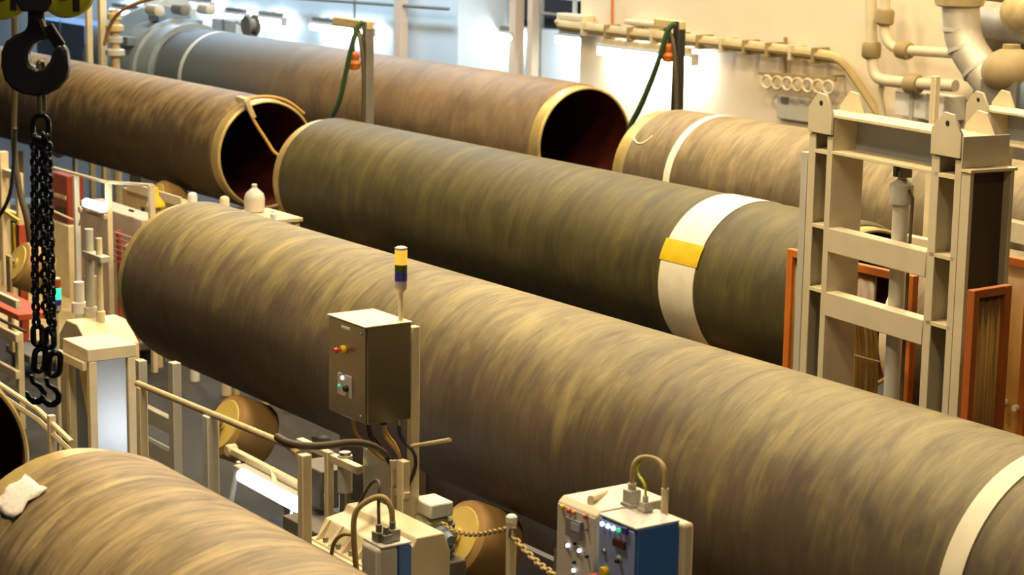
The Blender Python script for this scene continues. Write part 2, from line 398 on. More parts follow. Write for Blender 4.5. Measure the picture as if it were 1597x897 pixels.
# ------------------------------------------------------------------ roller stands carrying the pipes
def roller_stand(x, y, z, R, label):
    t = thing('roller_stand', label, 'roller stand', (x, y, 0), 'roller stands under the pipes')
    rr = .25; ln = .36; tl = math.radians(25)
    for s in (-1, 1):
        ax = V((0, s * math.cos(tl), math.sin(tl)))   # from the middle outwards and up
        nrm = V((0, -s * math.sin(tl), math.cos(tl)))
        c = V((x, y, z)) - nrm * (R + rr + .004)
        a = c + ax * .12; b = a + ax * ln
        r_ = MB().lathe(a, ax, [(0, rr - .05), (.02, rr - .012), (.05, rr), (ln - .05, rr), (ln - .02, rr - .012), (ln, rr - .05)], 40).build('roller', ROLLT, t)
        MB().lathe(b - ax * .001, ax, [(0, rr - .055), (.012, rr - .06), (.012, .05), (.03, .045), (.03, 0)], 40).build('roller_face', ROLLY, r_)
        MB().cyl(b + ax * .02, b + ax * .1, .03).build('axle', STEELR, t)
        e = b + ax * .09
        MB().bar((x, e.y, .24), (x, e.y, e.z + .05), .12, .03, (0, 1, 0)).build('bracket', CREAMD, t, bevel=.006)
        for q in (-.28, .28): MB().box(x + q - .05, x + q + .05, y + s * .75 - .05, y + s * .75 + .05, 0, .16).build('foot', GREYD, t)
        i_ = a - ax * .08
        MB().cyl(a, i_, .03).build('axle', STEELR, t)
    MB().box(x - .05, x + .05, y - .06, y + .06, .24, z - R - .18).build('bracket', CREAMD, t, bevel=.006)
    MB().box(x - .34, x + .34, y - .86, y + .86, .16, .25).build('base_beam', GREYD, t, bevel=.01)
    return t
roller_stand(at(328, 652, y=6.8).x, *PD, .70, 'roller stand with a mustard roller face under the middle pipe behind the rail')
roller_stand(-10.55, *PD, .70, 'roller stand with a big tan roller to the right of the control box post')
roller_stand(-6.1, *PD, .70, 'roller stand under the white banded right end of the middle pipe')
for x, y, z, R, l in ((-7.5, *PF, .7, 'roller stand under the near tan pipe in the lower left'),
                      (-13.2, *PF, .7, 'roller stand under the dark open pipe end at the left edge'),
                      (-19.2, *PC, .7, 'roller stand under the left end of the dark olive pipe'), (-13.1, *PC, .7, 'roller stand under the wide white band of the dark olive pipe'),
                      (-24.2, *PB, .7, 'roller stand under the cable clamped mouth of the tan pipe'), (-31, *PB, .7, 'roller stand under the tan pipe to the left of the chain'),
                      (-21.5, *PA, .72, 'roller stand under the open mouth of the long brown pipe'), (XA + 1.0, *PA, .72, 'roller stand under the grey blue end of the long brown pipe'),
                      (-15.6, *PE, .7, 'roller stand under the thin white band of the back row pipe'), (-8.5, *PE, .7, 'roller stand under the back row pipe behind the right gate'),
                      (-9.6, *PC, .7, 'roller stand under the pipe behind the orange curtain')):
    roller_stand(x, y, z, R, l)
roller_stand(at(10, 418, y=7.95).x, *rot(8.84, 1.7), .7, 'empty roller stand to the left of the hanging chain')
# ------------------------------------------------------------------ small builders
def ppm(p): return FPX / (FWD.dot(V(p) - V((0, 0, HC))))       # pixels per metre at a point
def knob(name, u, v, y, rpx, m, parent, dep=.015, r2=None, n=16):
    p = at(u, v, y=y); r = rpx / ppm(p) ; 
    return MB().lathe(p + V((0, .004, 0)), (0, -1, 0), [(0, r), (dep * .7, r), (dep, (r2 or .8) * r)], n).build(name, m, parent)
def plate(name, u0, v0, u1, v1, y, m, parent, dep=.01):
    """a flat plate on a face that looks toward -Y; corners given top-left, bottom-right"""
    a, b = at(u0, v0, y=y), at(u1, v1, y=y)
    return MB().box(a.x, b.x, y - dep, y + .003, b.z, a.z).build(name, m, parent, bevel=.002)
def estop(u, v, y, rpx, parent, red=True):
    p = at(u, v, y=y); r = rpx / ppm(p)
    b = MB().lathe(p + V((0, .004, 0)), (0, -1, 0), [(0, r), (.022, r), (.028, r * .8)], 20).build('emergency_stop', YELLOW, parent)
    if red: MB().lathe(p, (0, -1, 0), [(.024, r * .35), (.05, r * .35), (.05, r * .75), (.06, r * .75), (.07, r * .5)], 18).build('button', REDBTN, b)
    return b
def beacon(label, base, h0, r, lit, parent_pole=True):
    t = thing('signal_beacon', label, 'signal light', base, 'stacked signal beacons'); z = base[2]
    B = V(base)
    MB().cyl(B, B + V((0, 0, h0)), r * .38).build('pole', CREAM, t)
    q = B + V((0, 0, h0))
    MB().lathe(q, (0, 0, 1), [(0, r * .5), (.02, r * .95), (.06, r * .95), (.065, r)], 20).build('socket', GREYP, t); q = q + V((0, 0, .066))
    for nm, m, hh in lit:
        MB().lathe(q, (0, 0, 1), [(0, r), (hh - .004, r), (hh - .002, r * .93)], 20).build(nm, m, t); q = q + V((0, 0, hh))
    MB().lathe(q, (0, 0, 1), [(0, r), (.012, r), (.018, r * .7), (.019, 0)], 20).build('cap', GREYP, t)
    return t
def hose(name, pts, r, m, parent=None, sm=2, n=10): return MB().tube(pts, r, n, smooth=sm).build(name, m, parent)

# ------------------------------------------------------------------ steel control box on its post
y0 = 5.9; a = at(570, 512, y=y0); zt = a.z; xr = a.x; xl = at(512, 490, y=y0).x; zb = at(570, 664, y=y0).z
yb = at(641, 503, z=zt).y; yb = min(yb, 6.35)
post_x = at(645, 600, y=yb + .05).x
t = thing('control_box', 'brushed steel control box on a cream post in front of the middle pipe', 'control box', (post_x, yb + .05, 0))
MB().box(xl, xr, y0 + .012, yb, zb, zt).build('enclosure', STEEL, t, bevel=.006)
MB().box(xl + .004, xr - .004, y0, y0 + .011, zb + .004, zt - .004).build('door', STEEL, t, bevel=.003)
MB().box(xl - .006, xr + .006, y0 - .006, yb + .004, zt + .001, zt + .007).build('lamplit_top_plate', CREAM, t)  # cream colour stands in for lamps reflected in the steel top
plate('label_plate', 533, 507, 546, 516, y0, WHITE, t, .004)
estop(537, 545, y0, 6.5, t)
plate('switch_plate', 528, 580, 549, 622, y0, GREYP, t, .008)
knob('indicator', 535, 589, y0 - .006, 3.2, LED_W, t); knob('indicator', 530, 601, y0 - .006, 2.4, LED_G, t)
k_ = knob('selector_switch', 542, 606, y0 - .006, 5, BLACK, t, .03)
knob('door_lock', 563, 521, y0, 2.4, STEELR, t); knob('door_lock', 563, 650, y0, 2.4, STEELR, t)
MB().bar((post_x, yb + .05, 0), (post_x, yb + .05, at(650, 510, y=yb + .05).z), .055, .055, (0, 1, 0)).build('post', CREAM, t, bevel=.006)
MB().box(post_x - .09, post_x + .09, yb - .04, yb + .14, 0, .02).build('foot_plate', CREAMD, t)
MB().box((xl + xr) / 2, post_x + .02, yb + .001, yb + .022, zt - .12, zt - .07).build('mounting_bracket', CREAM, t)
for i in range(6):
    x = xl + .08 + i * .058; y = y0 + .12 + (i % 3) * .07
    g = MB().cyl((x, y, zb), (x, y, zb - .045), .02, n=8).build('cable_gland', STEELR if i % 2 else BLACKR, t)
    MB().tube([(x, y, zb - .04), (x + .01, y, zb - .12), (x + .04 + .02 * i, y + .06, zb - .22), (post_x - .06, yb + .02, zb - .36 - .03 * i)], .011, 8, smooth=2).build('cable', BLACKR if i % 2 else OCHRE, g)
p = at(625, 489, y=yb - .03)
beacon('signal beacon with a glowing orange top lens on the steel control box', (p.x, p.y, zt + .008), at(625, 455, y=p.y).z - zt - .008, .036,
       [('blue_lens', LENS_B, .05), ('green_lens', LENS_G, .045), ('orange_lens', LAMP_O, .085)])
p0 = at(642, 696, y=6.2); p1 = at(702, 686, y=6.2)
tag(MB().tube([p0, p1], .012, 8).build('rod', CREAMD), 'thin cream rod sticking out past the control box post', 'rod')

# ------------------------------------------------------------------ operator cabinets at the bottom
y0 = 5.62; tl_ = at(870, 775, y=y0); br = at(933, 797, y=y0)
zt = tl_.z - .03; t = thing('operator_panel', 'pale operator cabinet with buttons and a display beside the blue cabinet', 'control cabinet', (tl_.x, y0 + .2, 0))
b = MB().prism([(tl_.x, y0, 0), (tl_.x, y0, zt + .01), (tl_.x, y0 + .03, zt + .035), (tl_.x, y0 + .42, zt + .035), (tl_.x, y0 + .42, 0)], V((br.x - tl_.x - .012, 0, 0)))
b.build('cabinet_body', mat('ivory_enamel', rgb(226, 216, 186), .4, var=.05), t, bevel=.008)
MB().box(tl_.x + .008, br.x - .02, y0 - .006, y0 + .002, .3, zt).build('front_plate', PANEL, t)
for u, v, r, m in ((878, 791, 4.2, YELLOW), (889, 797, 3.8, REDBTN), (896, 800, 3.5, ORANGE), (915, 806, 3.5, RUST), (885, 851, 5, None), (903, 859, 5, None), (894, 890, 5, None), (898, 848, 2.4, BLACK), (917, 868, 2.6, BLACK), (897, 877, 2.6, BLACK), (917, 826, 2.2, GREYD)):
    if m: knob('button', u, v, y0 - .006, r, m, t, .02)
    else:
        k_ = knob('lit_button', u, v, y0 - .006, r, STEELR, t, .012); knob('lens', u, v, y0 - .014, r * .62, LED_W, k_, .01)
d_ = plate('display', 887, 805, 909, 843, y0 - .006, DISP, t, .02); plate('screen', 891, 813, 904, 832, y0 - .024, SCREEN, d_, .004)
p0 = at(921, 788, y=y0 + .05); p1 = at(957, 765, y=y0 + .34)
MB().tube([p0, p0 + V((0, .0, .03)), p1], .017, 10).build('lift_handle', CREAM, t)

y1 = 5.52; fl = at(934, 797, y=y1); fr = at(992, 817, y=y1); zt2 = fl.z - .02; yk = at(1037, 808, z=zt2).y
yk = max(min(yk, y1 + .42), y1 + .25)
t = thing('blue_cabinet', 'blue control cabinet with a row of indicator lights and a cable loop on top', 'control cabinet', (fr.x, yk, 0))
MB().box(fl.x, fr.x, y1 + .014, yk, .1, zt2).build('cabinet_body', BLUE, t, bevel=.006)
MB().box(fl.x + .004, fr.x - .012, y1, y1 + .013, .12, zt2 - .012).build('door', BLUEL, t, bevel=.003)
MB().box(fl.x, fr.x, y1 + .002, yk, zt2 + .001, zt2 + .008).build('top_plate', PANEL, t)
MB().box(fl.x + .02, fr.x + .02, yk + .001, yk + .075, 0, zt2 - .01).build('back_plate', CREAM, t, bevel=.02)
for u, v, m in ((940, 817, LED_W), (949, 820.5, LED_W), (957.5, 824, LED_W), (966, 827, LED_G)):
    knob('indicator', u, v, y1, 3.6, m, t, .014)
plate('toggle', 973, 821, 980, 834, y1, LENS_B, t, .015)
plate('meter', 958, 838, 976, 858, y1, mat('dark_red_meter_glass', rgb(70, 34, 26), .2), t, .012)
knob('keyhole', 943, 860, y1, 4.5, STEELR, t)
k_ = knob('selector_switch', 966, 872, y1, 6, PANEL, t, .012); knob('pointer', 964, 875, y1 - .01, 3.6, BLACK, k_, .02)
estop(945, 892, y1, 9, t, False); knob('button', 929, 899, y1 - .0, 5, REDBTN, t, .05)
cz = zt2 + .008
def conn(u, v, y, w, h, name='cable_plug'):
    p = at(u, v, y=y); x = p.x
    b = MB().box(x - w / 2, x + w / 2, y - w / 2, y + w / 2, cz, cz + h).box(x - w * .62, x + w * .62, y - w * .62, y + w * .62, cz, cz + .02)
    b.cyl((x, y, cz + h), (x, y, cz + h + .03), w * .32)
    b.build(name, GREYP, t, bevel=.004); return V((x, y, cz + h + .03))
c1 = conn(985, 793, y1 + .2, .062, .08); c2 = conn(1006, 800, y1 + .2, .044, .045)
e1 = V((fr.x + .0, yk + .04, zt2 - .02)); e1 = at(1036, 800, y=yk + .04)
MB().cyl((e1.x, yk + .04, zt2 - .03), (e1.x, yk + .04, zt2 + .11), .017).build('conduit', CREAM, t)
et = V((e1.x, yk + .04, zt2 + .10))
hose('cable', [c1 - V((0, 0, .02)), c1 + V((.0, 0, .09)), at(1000, 712, y=y1 + .25), at(1026, 716, y=y1 + .3), et + V((0, 0, .10)), et], .0125, HOSE, t, 3)
hose('cable', [c2 - V((0, 0, .01)), c2 + V((0, 0, .05)), at(990, 734, y=y1 + .22), at(1001, 717, y=y1 + .25)], .007, YELLOWG, t, 2)

# chain posts and barrier chain in front of the middle pipe
pp = at(798, 803, y=5.95)
t = thing('barrier_post', 'round cream barrier post with a chain on both sides, left of the operator panel', 'barrier post', (pp.x, pp.y, 0))
MB().lathe((pp.x, pp.y, 0), (0, 0, 1), [(0, .10), (.012, .10), (.014, .027), (pp.z - .04, .027)], 20).build('post', CREAM, t)
MB().lathe((pp.x, pp.y, pp.z - .04), (0, 0, 1), [(0, .03), (.03, .03), (.04, .02), (.041, 0)], 20).build('cap', WHITE, t)
MB().link((pp.x + .03, pp.y - .01, pp.z - .09), (0, 0, 1), RGT, .07, .05, .008).build('ring', STEELR, t)
def chain_run(pts, L, wd, r, sm=2):
    P = [V(p) for p in pts]
    for _ in range(sm):
        Q = [P[0]]
        for a_, b_ in zip(P, P[1:]): Q += [a_ * .75 + b_ * .25, a_ * .25 + b_ * .75]
        Q.append(P[-1]); P = Q
    b = MB(); pitch = L - 2 * r; acc = 0; i = 0; seg = 0; pos = P[0].copy(); out = [P[0].copy()]
    for q in P[1:]:
        d = (q - pos)
        while d.length >= pitch:
            pos = pos + d.normalized() * pitch; out.append(pos.copy()); d = q - pos
    for i, (p_, q_) in enumerate(zip(out, out[1:])):
        d = (q_ - p_).normalized(); s1 = d.cross(V((.3, -.6, .2))).normalized(); s2 = d.cross(s1)
        b.link((p_ + q_) / 2, d, s1 if i % 2 else s2, L, wd, r)
    return b
h0 = V((pp.x - .025, pp.y, pp.z - .08))
tag(chain_run([at(690, 815, y=6.15), at(705, 829, y=6.12), at(742, 836, y=6.05), h0], .05, .03, .0065).build('barrier_chain', HOSE), 'slack barrier chain hanging left of the cream barrier post', 'chain', 'barrier chains')
tag(chain_run([V((pp.x + .03, pp.y - .01, pp.z - .11)), at(822, 862, y=5.9), at(845, 884, y=5.85), at(866, 897, y=5.8)], .06, .038, .008).build('barrier_chain', HOSE), 'barrier chain running down from the post to the operator panel', 'chain', 'barrier chains')

# ------------------------------------------------------------------ guard rail and black hose between the pipes
yr = 5.3; r0 = at(214, 598, y=yr); r1 = at(448, 694, y=yr)
t = thing('guard_rail', 'cream guard rail on three posts between the pipes, hose lashed to its end', 'guard rail', ((r0.x + r1.x) / 2, yr, 0))
MB().tube([r0, r1, r1 + V((.13, 0, -.02))], .02, 12).build('top_rail', CREAMD, t)
for i, (u, w) in enumerate(((221, .055), (328, .075), (475, .06))):
    k = (u - 214) / (448 - 214); x = at(u, 598 + 96 * k, y=yr).x; z = r0.z + (r1.z - r0.z) * (x - r0.x) / (r1.x - r0.x)
    MB().bar((x, yr, 0), (x, yr, z - .012), w, w, (0, 1, 0)).build('rail_post', WHITE if i == 1 else CREAM, t, bevel=.006)
tag(hose('hose', [r1 + V((-.08, -.02, .03)), r1 + V((.06, -.02, .02)), at(500, 697, y=5.4), at(548, 689, y=5.6), at(580, 694, y=5.75), at(600, 708, y=5.9)], .022, HOSED), 'dark hose lashed to the end of the cream guard rail', 'hose')

# ------------------------------------------------------------------ tilted work lamps
def tube_lamp(label, pa, pb, drop, m, tubem, legs, group='tilted tube work lamps', watt=8):
    """housing beam from pa to pb, glowing tube below it, two splayed legs"""
    pa, pb = V(pa), V(pb); ax = (pb - pa).normalized()
    t = thing('work_lamp', label, 'work lamp', pa, group)
    MB().bar(pa - ax * .03, pb + ax * .03, .05, .05).build('carrier_beam', m, t, bevel=.008)
    MB().lathe(pa - ax * .05 + V((0, 0, .0)), (0, 1, 0), [(-.04, .035), (-.03, .045), (.03, .045), (.04, .035)], 16).build('pivot', m, t)
    MB().bar(pa + ax * .06 + drop * .55, pb - ax * .03 + drop * .55, .12, .03).build('reflector', GREYP, t, bevel=.006)
    MB().cyl(pa + ax * .06 + drop, pb - ax * .03 + drop, .05).build('lamp_tube', tubem, t)
    for s in (pa + ax * .04, pb - ax * .05):
        MB().bar(s + drop * .4, s + legs, .028, .03).build('leg', WHITE, t, bevel=.004)
    q = pa + (pb - pa) * .6
    MB().bar(q + V((0, 0, .02)), q + drop * .6, .03, .03).build('clamp', m, t)
    l = bpy.data.lights.new('work_lamp_light', 'POINT'); l.energy = watt; l.color = (.9, .96, 1); l.shadow_soft_size = .1
    lo = bpy.data.objects.new('work_lamp_light', l); COL.objects.link(lo); lo.location = (pa + pb) / 2 + drop * 1.7
    return t
yl = 6.45
pa, pb = at(366, 705, y=yl), at(466, 757, y=yl)
tube_lamp('tilted glowing tube lamp on splayed legs under the cream guard rail', pa, pb, at(372, 738, y=yl - .1) - pa, CREAM, TUBEM, at(346, 778, y=yl - .05) - pa + V((0, 0, -.25)), watt=11)

# ------------------------------------------------------------------ lift frame and gear housing right of the rail
yf = 6.15
pl, pr_ = at(566, 697, y=yf), at(611, 722, y=yf)
t = thing('lift_frame', 'pale lift frame with upright plate and grey cylinder below the control box', 'lift frame', (pl.x, yf, 0))
MB().prism([(pl.x, yf, 0), (pl.x, yf, pl.z), (pr_.x, yf, pr_.z), (pr_.x, yf, 0)], V((0, .03, 0))).build('upright_plate', WHITE, t, bevel=.004)
for u, w in ((614, .03), (629, .07)):
    q = at(u, 718, y=yf - .02); MB().bar((q.x, yf - .02, 0), (q.x, yf - .02, q.z), w, .05, (0, 1, 0)).build('upright', CREAM, t, bevel=.005)
q0, q1 = at(611, 757, y=yf - .02), at(636, 757, y=yf - .02)
MB().box(q0.x, q1.x, yf - .04, yf, q0.z - .04, q0.z).build('cross_tie', CREAM, t, bevel=.004)
q = at(538, 705, y=yf); MB().cyl((q.x, yf, .1), (q.x, yf, q.z), .036).build('cylinder', STEELR, t)
MB().cyl((q.x, yf, q.z - .25), (q.x, yf, q.z - .02), .046).build('cylinder_collar', GREYP, t)
q = at(524, 702, y=yf); MB().bar((q.x, yf - .05, 0), (q.x, yf - .05, q.z), .045, .045, (0, 1, 0)).build('upright', CREAM, t, bevel=.005)
q2 = at(478, 700, y=yf); MB().bar((q2.x, yf - .05, q.z - .02), (q.x, yf - .05, q.z - .02), .05, .04).build('top_rail', CREAM, t, bevel=.005)
q3 = at(556, 727, y=yf); MB().bar((q.x, yf - .03, q3.z), (pl.x + .02, yf - .03, q3.z), .05, .05).build('cross_tie', CREAM, t, bevel=.005)
a, b = at(484, 715, y=yf + .2), at(522, 770, y=yf + .2)
MB().box(a.x, b.x, yf + .1, yf + .3, b.z - .1, a.z).build('counterweight', GREYD, t, bevel=.01)
a, b = at(462, 795, y=yf), at(560, 797, y=yf)
MB().box(a.x, b.x, yf - .1, yf + .22, a.z - .12, a.z - .02).build('sole_plate', GREYD, t, bevel=.006)
MB().box(a.x + .05, b.x - .05, yf - .05, yf + .15, 0, a.z - .12).build('plinth', GREYD, t)

yg = 5.5; g0, g1 = at(483, 838, y=yg), at(575, 893, y=yg)
zt = g0.z
t = thing('gear_housing', 'cream ribbed gear housing below the lift frame', 'gear housing', (g0.x, yg, 0))
prof = [(0, 0), (0, zt - .0), (.05, zt + .005), (.10, zt + .10), (.22, zt + .12), (.24, zt + .16), (.42, zt + .16), (.46, zt + .05), (.46, 0)]
MB().prism([(g0.x, yg + p_, q_) for p_, q_ in prof], V((g1.x - g0.x + .1, 0, 0))).build('housing', CREAM, t, bevel=.008)
for i in range(5):
    x = g0.x + .05 + i * (g1.x - g0.x) / 4.6
    MB().prism([(x, yg + .008, zt + .005), (x, yg + .092, zt + .105), (x, yg + .12, zt + .09), (x, yg + .09, zt - .02)], V((.02, 0, 0))).build('rib', CREAM, t)
MB().box(g0.x - .02, g1.x + .12, yg - .03, yg - .001, zt - .09, zt - .01).build('flange', CREAM, t, bevel=.005)
for i in range(4):
    x = g0.x + .09 + i * (g1.x - g0.x) / 4.6
    MB().cyl((x + .04, yg + .03, zt + .0), (x + .04, yg + .03, zt + .03), .016, n=6).build('bolt', STEELR, t)

yc = 5.08; c = at(589, 858, y=yc); zc = c.z; xc = c.x; xl = at(562, 846, y=yc).x; ye = at(646, 850, z=zc).y; ym = at(625, 853, z=zc).y
t = thing('junction_box', 'grey junction box with a blue side panel and hoses, beside the near pipe', 'junction box', (xc, yc, 0))
MB().box(xl, xc, yc, ym, .3, zc).build('box_body', GREYP, t, bevel=.02)
MB().box(xl + .01, xc + .004, ym + .001, ye, .3, zc - .004).build('side_panel', BLUE, t, bevel=.006)
MB().box(xl - .004, xc + .004, yc + .02, ye, zc + .001, zc + .012).build('lid', PANEL, t, bevel=.003)
MB().box(xl + .05, xc - .05, yc + .05, ym - .05, 0, .3).build('pedestal', GREYD, t)
cp = []
for u, v, w, h in ((589, 848, .055, .05), (612, 846, .06, .06), (602, 850, .05, .045)):
    p = at(u, v, z=zc); p.x = min(max(p.x, xl + .04), xc - .04); p.y = min(max(p.y, yc + .06), ye - .05)
    MB().box(p.x - w / 2, p.x + w / 2, p.y - w / 2, p.y + w / 2, zc + .012, zc + .012 + h).cyl((p.x, p.y, zc + .01 + h), (p.x, p.y, zc + .05 + h), .016).build('cable_plug', STEELR, t, bevel=.004); cp.append(V((p.x, p.y, zc + .05 + h)))
yh = cp[1].y
hose('hose', [cp[1] - V((0, 0, .01)), at(611, 790, y=yh), at(596, 772, y=yh - .03), at(570, 782, y=yh - .1), at(551, 800, y=yh - .15), at(552, 850, y=yh - .15), at(557, 900, y=yh - .12)], .015, HOSE, t, 3)
hose('hose', [cp[0] - V((0, 0, .01)), at(590, 780, y=cp[0].y + .02), at(593, 748, y=cp[0].y + .05), at(578, 752, y=cp[0].y + .1), at(556, 795, y=cp[0].y + .2)], .009, HOSED, t, 3)
hose('hose', [at(549, 834, y=yh - .15), at(536, 832, y=yh - .1), at(521, 843, y=yh - .05), at(516, 870, y=yh - .02)], .011, HOSE, t, 2)

# ------------------------------------------------------------------ pedestal with the steel panel
yw = 5.5; c = at(137, 566, y=yw); zt = c.z; xf = c.x; xl = at(98, 551, y=yw).x; yb = at(212, 556, z=zt).y
t = thing('pedestal', 'cream pedestal with a tall steel panel behind the near tan pipe', 'pedestal', ((xf + xl) / 2, (yw + yb) / 2, 0))
MB().box(xl, xf, yw, yb, zt + .001, zt + .09).build('cap', CREAM, t, bevel=.006)
p_ = .055
for x, y in ((xf - p_, yw + .01), (xl + .02, yw + .01), (xf - p_, yb - p_ - .01), (xl + .02, yb - p_ - .01)):
    MB().box(x, x + p_, y, y + p_, 0, zt).build('corner_post', CREAM, t, bevel=.005)
MB().box(xf - .04, xf - .025, yw + p_ + .012, yb - p_ - .012, .1, zt - .002).build('front_panel', PANELS, t)
MB().box(xl + .1, xf - p_ - .002, yw + .05, yw + .06, .1, zt - .02).build('side_panel', BLUEG, t)
MB().box(xl - .05, xf - .02, yw - .03, yw + .006, zt - .06, zt).build('ledge', CREAM, t, bevel=.004)
MB().prism([(xf - p_ - .001, yw + .02, zt - .06), (xf - p_ - .16, yw + .02, zt - .06), (xf - p_ - .001, yw + .02, zt - .45)], V((0, .02, 0))).build('gusset', CREAMD, t)
MB().prism([(xf - .03, yb, 0), (xf - .03, yb, .75), (xf - .03, yb + .3, 0)], V((-.02, 0, 0))).build('gusset', CREAM, t)

# geared motor of the second roller, dark trough and floor frame between the pipes
q = at(672, 868, y=6.35); z1 = at(672, 800, y=6.35).z
t = thing('geared_motor', 'grey green geared motor with a white terminal box beside the big tan roller', 'motor', (q.x, 6.35, 0))
MB().box(q.x - .16, q.x + .16, 6.2, 6.5, 0, q.z).build('plinth', GREYD, t, bevel=.01)
MB().lathe((q.x, 6.35, q.z), V((0, 0, 1)), [(0, .10), (.02, .13), (z1 - q.z - .03, .13), (z1 - q.z, .09)], 24).build('motor_body', mat('grey_green_motor_paint', rgb(150, 146, 106), .5, var=.15), t)
for k in range(4):
    z = q.z + .04 + k * .05; MB().lathe((q.x, 6.35, z), V((0, 0, 1)), [(0, .128), (0, .142), (.02, .142), (.02, .128)], 24).build('cooling_fin', GREYD, t)
MB().box(q.x - .09, q.x + .12, 6.27, 6.43, z1 + .001, z1 + .09).build('terminal_box', WHITE, t, bevel=.012)
MB().lathe((q.x + .131, 6.33, z1 - .1), (1, 0, 0), [(0, .06), (.06, .06), (.07, .045), (.12, .03)], 18).build('shaft_end', BLUEG, t)
q = at(430, 668, y=7.5)
t = thing('drip_trough', 'dark purple grey trough under the middle pipe beyond the cream guard rail', 'trough', (q.x, 7.69, 0))
MB().prism([(-13.4, 7.25, 0), (-13.4, 7.2, .62), (-13.4, 7.26, .62), (-13.4, 7.45, .3), (-13.4, 7.93, .3), (-13.4, 8.12, .62), (-13.4, 8.18, .62), (-13.4, 8.13, 0)], V((2.25, 0, 0))).build('trough_body', mat('purple_grey_trough_paint', rgb(112, 102, 98), .55, var=.2), t)
for x in (-13.2, -12.3, -11.4): MB().box(x - .03, x + .03, 7.185, 7.199, .05, .6).build('stiffener', GREYD, t)
q = at(272, 565, y=6.55); b = at(228, 570, y=6.55)
t = thing('floor_frame', 'low grey steel frame between the pedestal and the first mustard roller', 'frame', (q.x, 6.55, 0))
for x, zt_ in ((q.x, q.z), (b.x - .1, q.z - .1)): MB().bar((x, 6.55, 0), (x, 6.55, zt_), .09, .07, (0, 1, 0)).build('upright', GREYP, t, bevel=.006)
for v in (655, 705):
    z = at(250, v, y=6.55).z; MB().bar((b.x - .055, 6.55, z), (q.x - .046, 6.55, z), .06, .12).build('cross_beam', GREYP, t, bevel=.006)

t = thing('added_deck_screen', 'added dark purple grey screen hiding the lit deck on the far side of the middle pipe', 'girder', (-9.5, 8.75, 0))
MB().box(-15.2, -3.9, 8.72, 8.75, 0, .95).build('deck_screen_web', bpy.data.materials['purple_grey_trough_paint'], t)  # added dark plate that hides the lit deck beyond the pipe
MB().box(-15.2, -3.9, 8.70, 8.86, .951, .98).build('deck_screen_flange', GREYD, t)
# ------------------------------------------------------------------ crane hook with the chain sling, near the left edge
RH = V((RGT.x, RGT.y, 0)).normalized(); FH = V((FWD.x, FWD.y, 0)).normalized(); UP = V((0, 0, 1))
yk = 4.2; HB = at(62, 110, y=yk); S = 1 / ppm(HB); LEAN = .012                         # the sling swings a touch off plumb
def hk(u, v, d=0.0): return HB + RH * ((u - 62 - (v - 110) * LEAN) * S) + UP * (-(v - 110) * S / .98) + FH * d
def disc(u, v, r, d0, d1): return MB().lathe(hk(u, v, 0), FH, [(d0, r * S * .8), (d0 + .012, r * S), (d1 - .012, r * S), (d1, r * S * .8)], 36)
t = thing('crane_hook', 'black crane hook block with lime yellow guards hanging at the top left', 'crane hook', hk(62, 148))
out = [(47, 30), (46, 44), (40, 50), (26, 56), (12, 66), (5, 82), (4, 104), (9, 124), (20, 138), (36, 146), (56, 149), (76, 146), (93, 137), (104, 123), (109, 106), (108, 90), (106, 76), (97, 68), (90, 72), (84, 82), (80, 95), (72, 104), (60, 107), (50, 102), (46, 92), (47, 80), (54, 70), (66, 64), (80, 62), (76, 48), (71, 40), (70, 30)]
MB().prism([hk(u, v, -.045) for u, v in out], FH * .09).build('hook', BLACK, t, bevel=.016)
MB().bar(hk(75, 42), hk(95, 73), .06, .04, FH).build('latch', BLACK, t, bevel=.008)
MB().cyl(hk(58, 34), hk(58, 12), 13 * S).build('swivel', BLACK, t)
MB().prism([hk(u, v, -.07) for u, v in ((30, -40), (86, -40), (86, 6), (78, 20), (40, 20), (32, 6))], FH * .14).build('block_body', BLACK, t, bevel=.01)
for u, v in ((6, -8), (106, -12)):
    g = disc(u, v, 42, -.06, .06).build('sheave_guard', YELLOWG, t, bevel=.006)
    MB().lathe(hk(u, v), FH, [(-.075, 12 * S), (-.06, 14 * S), (.06, 14 * S), (.075, 12 * S)], 20).build('sheave_pin', BLACK, g)
for u in (27, 124):
    MB().prism([hk(u - 5, 18, -.065), hk(u + 5, 18, -.065), hk(u + 5, -50, -.065), hk(u - 5, -50, -.065)], FH * .13).build('strap', BLACK, t)
for u in (6, 44, 70, 106):
    q = hk(u, -45); MB().tube([q, (q.x, q.y, 11)], .009, 8).build('wire_rope', STEELR, t)
t = thing('chain_sling', 'blackened chain sling with folded strands and hooks hanging from the crane hook', 'chain sling', hk(62, 640))
MB().link(hk(64, 136), UP, FH * .8 + RH * .6, 88 * S, 17 * S, 4.2 * S).build('hanger_link', mat('greenish_worn_steel', rgb(112, 112, 84), .4, .6, var=.2), t)
MB().link(hk(62, 197), UP, RH, 46 * S, 33 * S, 4.2 * S).build('master_link', CHAINM, t)
for k, (u, v1, d) in enumerate(((51, 512, .0), (63, 500, .035), (75, 520, -.01), (68, 505, .07))):
    b = MB(); v = 214; i = 0; pitch = 12.6
    while v < v1:
        a = .45 if k % 2 else -.35
        sd = (RH * math.cos(a) + FH * math.sin(a)) if i % 2 else (FH * math.cos(a) - RH * math.sin(a))
        b.link(hk(u + math.sin(v * .011 + k) * 1.5, v, d), UP, sd, 19.4 * S, 16.5 * S, 3.4 * S); v += pitch; i += 1
    b.build('chain', CHAINM, t)
for u, v, d, tw in ((52, 524, 0, .2), (70, 530, .02, -.3)):
    MB().link(hk(u, v, d), UP, RH * math.cos(tw) + FH * math.sin(tw), 40 * S, 24 * S, 5 * S).build('coupling_link', CHAINM, t)
